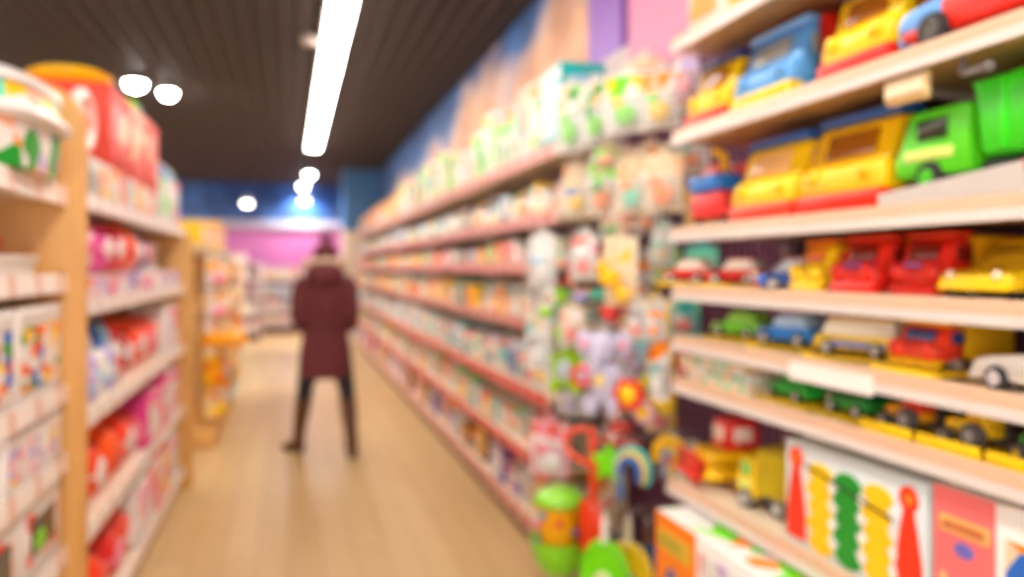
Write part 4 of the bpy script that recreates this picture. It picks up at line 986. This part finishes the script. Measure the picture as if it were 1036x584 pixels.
def ballthing(name, label, cat, loc, r, c1, c2, squash=1.0):
    t = thing(name, label, cat, None, loc)
    b = MB().ball((0, 0, r * squash), (r, r, r * squash), 22).build('shell', P(c1), t)
    MB().lathe([(r * .42, -.002), (r * .47, .004), (r * .40, .012)], n=20, M=Matrix.Translation((r * .88, 0, r * squash)) @ Matrix.Rotation(PI / 2, 4, 'Y')).build('round_patch', P(c2), b)
    MB().tube([(r * 1.005 * math.cos(a), r * 1.005 * math.sin(a), r * squash) for a in [2 * PI * i / 28 for i in range(28)]], .006, 6, True).build('seam_band', P(c2), b)
    return t
SR = 'second wooden rack'
PKC = [carton(PINK, MAGENTA, PK), carton(WHITE, RED, PK), carton((232, 96, 84), WHITE, PK), carton(LILAC, PURPLE, LP), carton(WHITE, PINK, (WHITE, PINK, WHITE, LILAC)), carton((240, 110, 90), CREAM, OY), carton(MAGENTA, PINK, PK)]
RB = [carton((226, 70, 50), RED, (CORAL, RED, CORAL, PEACH, RED)), carton(CORAL, (250, 180, 160), (RED, CORAL, PEACH, RED))]
PKN = ['pink carton with magenta band', 'white carton with red band', 'coral carton with white band', 'lilac carton with purple band', 'white carton with pink band', 'coral orange carton with cream band', 'magenta carton with pink band']
def row(z, y0, y1, X, idx, hs, ws, shelf, dpt=.22, skip=(), fixed=False, start=0):
    y, k = y0, start
    while True:
        j = idx[k % len(idx)]; w = ws * (.9 + .25 * random.random())
        if y + w > y1: break
        if not any(a < y + w / 2 < b for a, b in skip):
            left(PKC[j], Y=y + w / 2, z=z, X=X, w=w, h=hs if fixed else hs * (.85 + .2 * random.random()), dx=dpt / .2, label='%s, %s on %s shelf of %s' % (PKN[j], ordinal(k + 1), shelf, SR), group='cartons on the %s shelf of the second wooden rack' % shelf)
        k += 1; y += w + .012
# top shelf (1.71): tall coral boxes, small cartons in front, yellow dish on top
tall = [(3.46, 3.86, .335, 2), (3.88, 4.28, .34, 5), (4.30, 4.66, .35, 2)]
for k, (a, b_, h, j) in enumerate(tall):
    left(RB[k % 2], Y=(a + b_) / 2, z=1.864, X=-.69, w=b_ - a, h=h, dx=1.9, label='tall coral box on top of the second wooden rack, %s from its near end' % ordinal(k + 1), group='tall boxes on top of the second wooden rack')
FR = [carton(CREAM, WHITE, WY), carton(PAPER, ORANGE, (CREAM, YELLOW, ORANGE, WHITE)), carton(WHITE, CORAL, (CORAL, WHITE, PEACH)), carton(GREY, WHITE, (WHITE, PAPER, GREY))]
FN = ['cream carton with white band', 'off-white carton with orange band', 'white carton with coral band', 'grey carton with white band']
y = 3.10
for k, j in enumerate([3, 0, 1, 2, 3, 1, 0, 2]):
    left(FR[j], Y=y + .085, z=1.71, X=-.685, w=.165, h=.15, dx=1.5, label='%s, %s along the top shelf front of %s' % (FN[j], ordinal(k + 1), SR), group='small cartons along the top shelf front'); y += .178
t = thing('yellow_dish', 'round yellow plastic sledge dish lying on the tall coral boxes', 'plastic dish', None, (-.88, 3.67, 2.2005))
MB().lathe([(.08, .0), (.14, .01), (.175, .04), (.184, .068), (.192, .070), (.190, .056), (.182, .034), (.148, .001), (.08, -.0)], n=32, M=Matrix.Scale(.84, 4)).build('dish_shell', P((255, 190, 0)), t)
MB().lathe([(.184, .069), (.15, .092), (.08, .102), (.02, .104)], n=32, M=Matrix.Scale(.84, 4)).build('dish_cover', P((255, 206, 10)), t)
t = thing('toy_steering_wheel', 'white and red toy steering wheel standing beside the tall coral boxes', 'toy', None, (-.745, 3.28, 1.886), 0)
MB().tube([(0, .12 * math.cos(a),     .125 + .10 * math.sin(a)) for a in [2 * PI * i / 28 for i in range(28)]], .022, 10, True).build('wheel_rim', P((250, 226, 220)), t)
MB().ball((0, 0, .125), (.022, .06, .05), 14).build('hub', P((250, 70, 20)), t)
for s in (-1, 1): MB().cyl((0, s * .04, .125), (0, s * .11, .125), .014, n=8).build('spoke', P((250, 70, 20)), t)
for k, (py_, h, c_, b_, lab) in enumerate([(4.90, .34, WHITE, BLUE, 'white box with blue picture at far end of wooden rack top'), (5.18, .34, WHITE, SKY, 'white box with pale blue picture at far end of wooden rack top'), (5.45, .30, PAPER, PINK, 'off-white box with pink band at far end of wooden rack top')]):
    left(carton(c_, b_, (WHITE, b_, WHITE, LIME)), Y=py_, z=1.71, X=-.70, w=.26, h=h, dx=1.4, label=lab)
t = ballthing('toy_ball', 'small bright green ball on top of the farthest tall coral box', 'ball', (-.80, 4.42, 2.2155), .055, LIME, GREEN)
# shelf 1.34
row(1.34, 2.98, 4.62, -.685, [1, 4, 1, 4, 3, 4], .09, .19, 'fourth', .24, fixed=True)
row(1.34, 4.66, 5.5, -.685, [3, 4], .10, .19, 'fourth', .09, start=9)
for k, (y, r, c1, c2, lab) in enumerate([(3.30, .10, (248, 200, 214), MAGENTA, 'pale pink helmet on the second wooden rack'), (3.53, .10, (236, 60, 160), WHITE, 'magenta helmet with white patch on the second wooden rack'), (3.76, .105, (222, 40, 70), WHITE, 'crimson helmet on the second wooden rack'),
                                         (4.0, .11, (252, 84, 30), CORAL, 'orange-red helmet on the second wooden rack'), (4.25, .10, (240, 150, 140), WHITE, 'salmon helmet on the second wooden rack'), (4.48, .10, (110, 60, 130), PINK, 'purple helmet on the second wooden rack')]):
    ballthing('toy_helmet', lab, 'toy helmet', (-.80, y, 1.4325), r, c1, c2, 1.05)
for k in range(3): left(carton(LILAC, WHITE, (LILAC, WHITE, PAPER)), Y=4.72 + .26 * k, z=1.34, X=-.80, w=.24, h=.27, dx=1.2, label='tall lilac box at far end of second wooden rack, %s' % ['first', 'second', 'last'][k], group='lilac boxes behind the cartons')
# shelf .95
for k, (y, c1, c2) in enumerate([(3.16, WHITE, RED), (3.32, LILAC, WHITE), (3.48, WHITE, BLUE), (3.64, LILAC, SKY), (3.80, PAPER, RED)]):
    p = bottle(c1, c2, (c1, SKY, WHITE, c2)); place(p, (-.70, y, .951), 180, (1.6, 1.75, 1.2), 'big %s bottle with %s cap, %s on third shelf of %s' % (cname(c1), cname(c2), ordinal(k + 1), SR), 'big bottles on the second wooden rack', 'bottle')
for k, (y, r, c1, c2, lab) in enumerate([(4.04, .11, (180, 30, 50), WHITE, 'dark red ball beside big white bottles'), (4.30, .125, (250, 80, 44), WHITE, 'orange-red ball second beside the big bottles'), (4.58, .125, (240, 70, 50), PINK, 'red ball third beside the big bottles'), (4.86, .12, (236, 110, 96), WHITE, 'coral ball fourth beside the big bottles')]):
    ballthing('toy_ball', lab, 'ball', (-.82, y, .951), r, c1, c2)
row(.95, 5.0, 5.58, -.685, [4, 1], .31, .2, 'third')
# shelf .55
for k, (y, r, c1, c2, lab) in enumerate([(3.32, .13, (246, 70, 30), WHITE, 'orange-red ball on low shelf, nearest the end panel'), (3.61, .135, (252, 92, 24), CORAL, 'bright orange ball second on the low shelf'), (3.90, .13, (246, 66, 36), WHITE, 'orange-red ball third on the low shelf'), (4.17, .115, (214, 50, 60), PINK, 'dull red ball fourth on the low shelf')]):
    ballthing('toy_ball', lab, 'ball', (-.81, y, .551), r, c1, c2)
row(.55, 4.32, 5.58, -.685, [6, 0, 6, 4, 0], .28, .22, 'second', .22)
# base
for k, (y, r, c1, c2, lab) in enumerate([(3.30, .13, (246, 66, 24), CORAL, 'big orange-red ball at the rack foot'), (3.59, .13, (226, 50, 40), PINK, 'red ball at the rack foot'), (3.88, .125, (238, 90, 70), WHITE, 'coral ball at the rack foot')]):
    ballthing('toy_ball', lab, 'ball', (-.80, y, .141), r, c1, c2)
row(.14, 4.05, 5.58, -.685, [4, 1, 2, 5], .30, .24, 'bottom')

# ================================================================== yellow hanging stand beyond the racks
HS0, HS1, HX = 6.75, 9.3, -.66
t = thing('hook_stand', 'pale wooden hook stand hung with yellow and orange packs beyond the racks', 'display stand', None, (HX, HS0, 0))
W = wood((228, 178, 104), (216, 162, 88))
MB().span((-.34, 0, 0), (-.30, HS1 - HS0, 1.60)).build('hook_panel', plain((240, 214, 150), .5), t)
for yy in (0, HS1 - HS0 - .05): MB().span((-.298, yy, 0), (-.24, yy + .05, 1.60), .004).build('post', W, t)
MB().span((-.296, .052, 0), (.08, HS1 - HS0 - .052, .16), .008).build('base_deck', W, t)
MB().span((-.34, 0, 1.603), (.0, HS1 - HS0, 1.64), .004).build('top_shelf', plain((236, 222, 190), .4), t)
HSTAND = t
SP = [(YELLOW, OY, ORANGE), ((250, 232, 170), WY, YELLOW), (WHITE, WY, PINK), ((252, 214, 60), MX, SKY), (WHITE, WB, BLUE), (ORANGE, OY, YELLOW)]
spack = []
for cardc, pics, toyc in SP:
    o = thing('hanging_pack')
    MB().span((0, -.085, -.30), (.006, .085, -.02), .003).build('backing_card', card(cardc), o)
    hang_tab(.02, cardc, o)
    MB().span((-.0016, -.08, -.14), (-.0002, .08, -.03)).build('picture_panel', pic(pics, 20), o)
    MB().ball((-.04, 0, -.22), (.036, .06, .06), 14).build('toy_inside', P(toyc), o)
    spack.append(o)
SPN = ['yellow', 'pale yellow', 'white and yellow', 'golden', 'white and blue', 'orange']
lv = ['lowest', 'second lowest', 'middle', 'upper', 'top']
for r_ in range(5):
    for k in range(8):
        if r_ == 2 and k < 2: continue       # the inflatable ring hangs here
        j = [3, 0, 5, 1, 2][r_] if random.random() < .35 else random.randrange(6)
        x = -.60 + .02 * random.random(); y = HS0 + .2 + .30 * k; z = .47 + .27 * r_
        place(spack[j], (x, y, z), 180 - 38, (1, 1.35, .84), '%s hanging pack, %s in the %s row of the hook stand' % (SPN[j], ordinal(k + 1), lv[r_]), 'packs on the hook stand', 'packaged toy')
        MB().cyl((-.30, y - HS0, z - .002), (x + .04 - HX, y - HS0, z - .002), .003, n=6).build('peg_hook', CHROME, HSTAND)
t = thing('inflatable_ring', 'round orange and yellow inflatable ring hanging on the hook stand front', 'inflatable ring', None, (-.53, 7.08, .86))
MB().tube([(    .14 * math.cos(a), .14 * math.sin(a), 0) for a in [2 * PI * i / 28 for i in range(28)]], .06, 10, True).build('ring', P((255, 170, 10)), t)
MB().cyl((0, 0, .16), (0, 0, .02), .004, n=6).tube([(-.14, 0, .05), (0, 0, .12), (.14, 0, .05)], .004, 6).build('hang_cord', card(WHITE), t)
MB().tube([(0, 0, .16), (-.42, 0, .17)], .006, 6).build('hook_arm', CHROME, t)
yb = carton(YELLOW, ORANGE, WY)
for k in range(6): place(yb, (-.68, HS0 + .25 + .40 * k, 1.641), 180, (1.2, 1.75, [.8, .7, .9, 1.0, 1.1, 1.0][k]), 'yellow carton on top of the hook stand, %s from the viewer' % ordinal(k + 1), 'yellow cartons on the hook stand', 'box')

# ================================================================== displays at the back of the shop
def island(x0, x1, y, h, shelves, lab, items, tone=(236, 226, 216)):
    t = thing('island_rack', lab, 'shelf rack', None, (x0, y, 0)); n = x1 - x0
    MB().span((0, .40, 0), (n, .43, h)).build('back_panel', plain((232, 190, 206), .5), t)
    for xx in (0, n - .03): MB().span((xx, .02, 0), (xx + .03, .398, h), .004).build('upright', plain(tone, .4), t)
    MB().span((.032, .0, 0), (n - .032, .398, .16), .005).build('base_deck', plain((96, 60, 70), .5), t)
    for z in shelves: MB().span((.032, .02, z - .03), (n - .032, .398, z), .003).build('shelf_board', plain(tone, .4), t)
    for i, z in enumerate([.162] + shelves):
        x, k = x0 + .06, 0
        while True:
            s = random.choice(items); p, w0, h0 = spec_proto(s); w = random.uniform(.2, .3)
            if x + w > x1 - .06: break
            k += 1
            place(p, (x + w / 2, y + .05, z + .001), 90, (1.1 if s[0] == 'carton' else 1.6, w / w0, random.uniform(.19, .25) / h0), '%s %s, %s on the %s shelf of the %s' % (cname(s[1]), KIND[s[0]][0], ordinal(k), ordinal(i + 1), lab.split(' of ')[0]), 'goods on the back island racks', KIND[s[0]][1])
            x += w + .02
BI = [('carton', WHITE, PINK, (WHITE, WHITE, PINK, CREAM)), ('carton', WHITE, YELLOW, WY), ('jar', WHITE, CORAL, (WHITE, PEACH)), ('carton', PAPER, CORAL, WO), ('carton', CREAM, WHITE, WY), ('jar', WHITE, SKY, WB)]
island(-2.55, -.55, 16.6, 1.55, [.55, .9, 1.25, 1.552], 'white island rack of pale boxes straight ahead', BI)
island(-1.7, .9, 18.3, 1.50, [.5, .85, 1.2], 'white wall rack of pale boxes against the pink back wall', BI)
island(-4.6, -2.6, 13.2, 1.75, [.5, .9, 1.3, 1.752], 'white island rack of pale boxes past the hook stand', BI)
# ================================================================== the person in the aisle (faces +Y, seen from behind)
PR = thing('person', 'person in burgundy hooded parka, knitted hat and tall brown boots walking away', 'person', None, (.27, 6.34, 0), -6)
def skin_body():
    V = [(0, 0, .92), (0, .0, 1.08), (0, -.01, 1.26), (0, -.005, 1.38), (0, .005, 1.44), (0, .01, 1.49), (0, .02, 1.545), (0, .02, 1.60)]
    R = [(.13, .10), (.115, .085), (.13, .095), (.10, .075), (.05, .05), (.05, .052), (.078, .092), (.062, .072)]
    E = [(0, 1), (1, 2), (2, 3), (3, 4), (4, 5), (5, 6), (6, 7)]
    def chain(start, pts, rs):
        p = start
        for q, r in zip(pts, rs):
            V.append(q); R.append((r, r) if not hasattr(r, '__len__') else r); E.append((p, len(V) - 1)); p = len(V) - 1
        return p
    for s in (-1, 1):
        chain(3, [(s * .165, -.005, 1.36), (s * .197, -.03, 1.09), (s * .165, .17, 1.0), (s * .155, .21, .985), (s * .14, .25, .975)], [.055, .042, .032, (.024, .03), (.016, .034)])
        hb = len(V) - 1
        for k in range(4):
            o = (k - 1.5) * .017
            chain(hb, [(s * (.132 - .004 * k), .275, .985 - o), (s * .118, .30, .982 - o), (s * .10, .312 - .004 * abs(k - 1), .978 - o)], [.0095, .0085, .0075])
        chain(hb - 1, [(s * .135, .225, 1.012), (s * .118, .255, 1.025)], [.011, .009])
    # left leg steps out to the side and ahead, right leg trails towards the viewer
    chain(0, [(-.10, .0, .86), (-.16, .05, .50), (-.215, .13, .13), (-.225, .15, .055), (-.275, .19, .035)], [.088, .058, .042, .038, .028])
    chain(0, [(.10, .0, .86), (.165, -.03, .50), (.205, -.13, .13), (.205, -.14, .055), (.205, -.03, .035)], [.088, .058, .042, .038, .028])
    me = bpy.data.meshes.new('body'); me.from_pydata(V, E, []); me.update()
    o = bpy.data.objects.new('body', me); COL.objects.link(o); o.parent = PR
    m = o.modifiers.new('skin', 'SKIN'); m.use_smooth_shade = True
    for i, r in enumerate(R): me.skin_vertices[0].data[i].radius = r
    me.skin_vertices[0].data[0].use_root = True
    m2 = o.modifiers.new('sub', 'SUBSURF'); m2.levels = 2; m2.render_levels = 2
    me.materials.append(plain((226, 176, 150), .55))
    return o
skin_body()
def ell(z, cx, cy, rx, ry, n=28): return [(cx + rx * math.cos(2 * PI * i / n), cy + ry * math.sin(2 * PI * i / n), z) for i in range(n)]
COAT = plain((98, 36, 44), .75, .12, 30, bump=.15)
c = MB()
c.rings([ell(.61, 0, 0, .205, .165), ell(.70, 0, 0, .205, .165), ell(.85, 0, 0, .19, .155), ell(.98, 0, 0, .172, .14), ell(1.04, 0, 0, .168, .135), ell(1.14, 0, -.005, .182, .14), ell(1.26, 0, -.01, .20, .142), ell(1.36, 0, -.01, .195, .125), ell(1.42, 0, -.0, .14, .10), ell(1.47, 0, .0, .085, .08)])
for s in (-1, 1):
    c.tube([(s * .14, -.005, 1.37), (s * .178, -.012, 1.30), (s * .194, -.03, 1.17), (s * .20, -.032, 1.08), (s * .19, .05, 1.03), (s * .17, .165, 1.0)], [.076, .078, .070, .068, .064, .055], 14)
co = c.build('parka', COAT, PR)
rm = co.modifiers.new('remesh', 'REMESH'); rm.mode = 'VOXEL'; rm.voxel_size = .014; rm.use_smooth_shade = True
sm = co.modifiers.new('smooth', 'SMOOTH'); sm.factor = .5; sm.iterations = 6
MB().tube([(.172 * math.cos(a), .140 * math.sin(a), 1.015 + .004 * math.sin(3 * a)) for a in [2 * PI * i / 32 for i in range(32)]], .012, 8, True).build('waist_cord', plain((84, 28, 38), .7), co)
MB().tube([(.204 * math.cos(a), .164 * math.sin(a), .617) for a in [2 * PI * i / 32 for i in range(32)]], .010, 8, True).build('hem_band', plain((84, 28, 38), .7), co)
for s in (-1, 1): MB().tube([(s * .192, .125, 1.008), (s * .166, .182, .998)], [.060, .057], 14).build('cuff', plain((84, 28, 38), .7), co)
h = MB().ball((0, -.105, 1.405), (.155, .085, .115), 24).ball((0, -.05, 1.45), (.13, .09, .06), 20)
ho = h.build('hood', COAT, PR)
rm = ho.modifiers.new('remesh', 'REMESH'); rm.mode = 'VOXEL'; rm.voxel_size = .014; rm.use_smooth_shade = True
sm = ho.modifiers.new('smooth', 'SMOOTH'); sm.factor = .5; sm.iterations = 5
rnd = random.Random(5); f = MB()
for k in range(420):
    a = rnd.uniform(0, 2 * PI); b_ = rnd.uniform(0, 2 * PI)
    cx, cy, cz = .138 * math.cos(a), -.01 + .115 * math.sin(a), 1.488 + .018 * math.sin(a) * -1
    d = Vector((math.cos(b_) * math.cos(a), math.cos(b_) * math.sin(a), math.sin(b_))); p = Vector((cx, cy, cz)) + d * .018
    f.cyl(p, p + d * rnd.uniform(.024, .040) + Vector((0, 0, -.006)), .006, .0015, 5)
f.tube([(.138 * math.cos(a), -.01 + .115 * math.sin(a), 1.488 - .018 * math.sin(a)) for a in [2 * PI * i / 28 for i in range(28)]], .026, 10, True)
f.build('fur_trim', plain((222, 196, 166), .9, .2, 60), ho)
ha = MB().lathe([(.092, 1.535), (.098, 1.55), (.100, 1.58), (.092, 1.615), (.068, 1.645), (.035, 1.66), (.01, 1.664)], (0, .015, 0), 28, sx=.95, sy=1.1).build('knitted_hat', plain((96, 30, 44), .85, .15, 60, bump=.3), PR)
MB().tube([(.092 * math.cos(a), .015 + .106 * math.sin(a), 1.542) for a in [2 * PI * i / 28 for i in range(28)]], .014, 8, True).build('hat_brim', plain((84, 26, 38), .85, .15, 60), ha)
f = MB().ball((0, .01, 1.69), .03, 14); rnd = random.Random(7)
for k in range(160):
    d = Vector((rnd.gauss(0, 1), rnd.gauss(0, 1), rnd.gauss(0, 1))).normalized(); p = Vector((0, .01, 1.69))
    f.cyl(p + d * .024, p + d * rnd.uniform(.038, .046), .006, .002, 5)
f.build('pompom', plain((104, 34, 50), .9), ha)
hr = MB()
for k in range(26):
    a = PI + PI * k / 25
    x, y = .084 * math.cos(a), .02 + .098 * math.sin(a)
    hr.tube([(x, y, 1.56), (x * 1.04, y * 1.02, 1.51), (x * 1.0, y, 1.462)], [.012, .013, .007], 6)
hr.build('hair', plain((70, 44, 32), .7), PR)
fc = MB()   # face, turned to the far end of the aisle
fc.ball((0, .118, 1.545), (.013, .02, .02), 10)
nz = fc.build('nose', plain((222, 168, 142), .55), PR)
for s in (-1, 1):
    MB().ball((s * .032, .098, 1.567), (.013, .008, .008), 10).build('eye', plain((240, 236, 230), .3), PR)
    MB().ball((s * .082, .02, 1.55), (.012, .022, .032), 10).build('ear', plain((222, 168, 142), .55), PR)
MB().tube([(-.024, .103, 1.508), (0, .110, 1.506), (.024, .103, 1.508)], [.004, .007, .004], 8).build('mouth', plain((186, 100, 96), .5), PR)
LEG = plain((30, 30, 40), .75)
BOOT = plain((92, 56, 34), .45, .12, 20)
for s, hip, kn, an, toe in ((-1, (-.10, .0, .84), (-.16, .05, .50), (-.215, .13, .13), (-.295, .21, .03)), (1, (.10, .0, .84), (.165, -.03, .50), (.205, -.13, .13), (.212, -.0, .03))):
    H, K, A, T_ = Vector(hip), Vector(kn), Vector(an), Vector(toe)
    MB().tube([H, H.lerp(K, .5), K, K.lerp(A, .3), K.lerp(A, .5)], [.094, .08, .062, .058, .055], 18).build('legging', LEG, PR)
    pts = [K.lerp(A, .16), K.lerp(A, .2), K.lerp(A, .45), K.lerp(A, .8), A, A + Vector((0, 0, -.06))]
    b = MB().tube(pts, [.066, .067, .064, .05, .048, .05], 18)
    d = (T_ - A); d.z = 0; d.normalize()
    heel = A - d * .045
    foot = []
    n = Vector((-d.y, d.x, 0))
    L_ = .235
    prof = [(0, .030, .085), (.05, .036, .088), (.11, .038, .075), (.17, .044, .052), (.215, .036, .040), (.235, .014, .028)]
    for q, hw, hh in prof:
        ce = heel + d * q; ce.z = 0
        foot.append([tuple(ce + n * hw * math.cos(2 * PI * i / 16) + Vector((0, 0, max(.014, .012 + hh / 2 + hh / 2 * math.sin(2 * PI * i / 16))))) for i in range(16)])
    b.rings(foot)
    bo = b.build('boot', BOOT, PR)
    so = MB()
    so.rings([[tuple(Vector((heel.x, heel.y, z)) + d * (L_ * .5 + L_ * .52 * math.cos(2 * PI * i / 24)) + n * (.040 * math.sin(2 * PI * i / 24))) for i in range(24)] for z in (.0005, .016)], True, False)
    so.build('sole', plain((40, 28, 24), .7), bo)
    MB().tube([K.lerp(A, .17) + Vector((.067 * math.cos(a), .067 * math.sin(a), 0)) for a in [2 * PI * i / 20 for i in range(20)]], .006, 6, True).build('boot_cuff', plain((70, 42, 26), .5), bo)

# ================================================================== camera, world, exposure
w = bpy.data.worlds.new('shop_fill'); sc.world = w; w.use_nodes = True  # even world light, added as fill through the open end behind the camera
w.node_tree.nodes['Background'].inputs['Color'].default_value = (1.0, .96, .92, 1)
w.node_tree.nodes['Background'].inputs['Strength'].default_value = 2.0
cam = bpy.data.cameras.new('camera'); co_ = bpy.data.objects.new('camera', cam); COL.objects.link(co_)
co_.location = (0, 0, EYE); co_.rotation_euler = (PI / 2, 0, -YAW)
cam.sensor_width = 36; cam.lens = F / 1036 * 36
cam.shift_y = -(292 - 271) / 1036
cam.clip_start = .02; cam.clip_end = 60
cam.dof.use_dof = True; cam.dof.focus_distance = .58; cam.dof.aperture_fstop = 2.6
sc.camera = co_
sc.view_settings.view_transform = 'Standard'; sc.view_settings.look = 'None'
sc.view_settings.gamma = 1; sc.view_settings.use_curve_mapping = False
sc.view_settings.exposure = 0.85
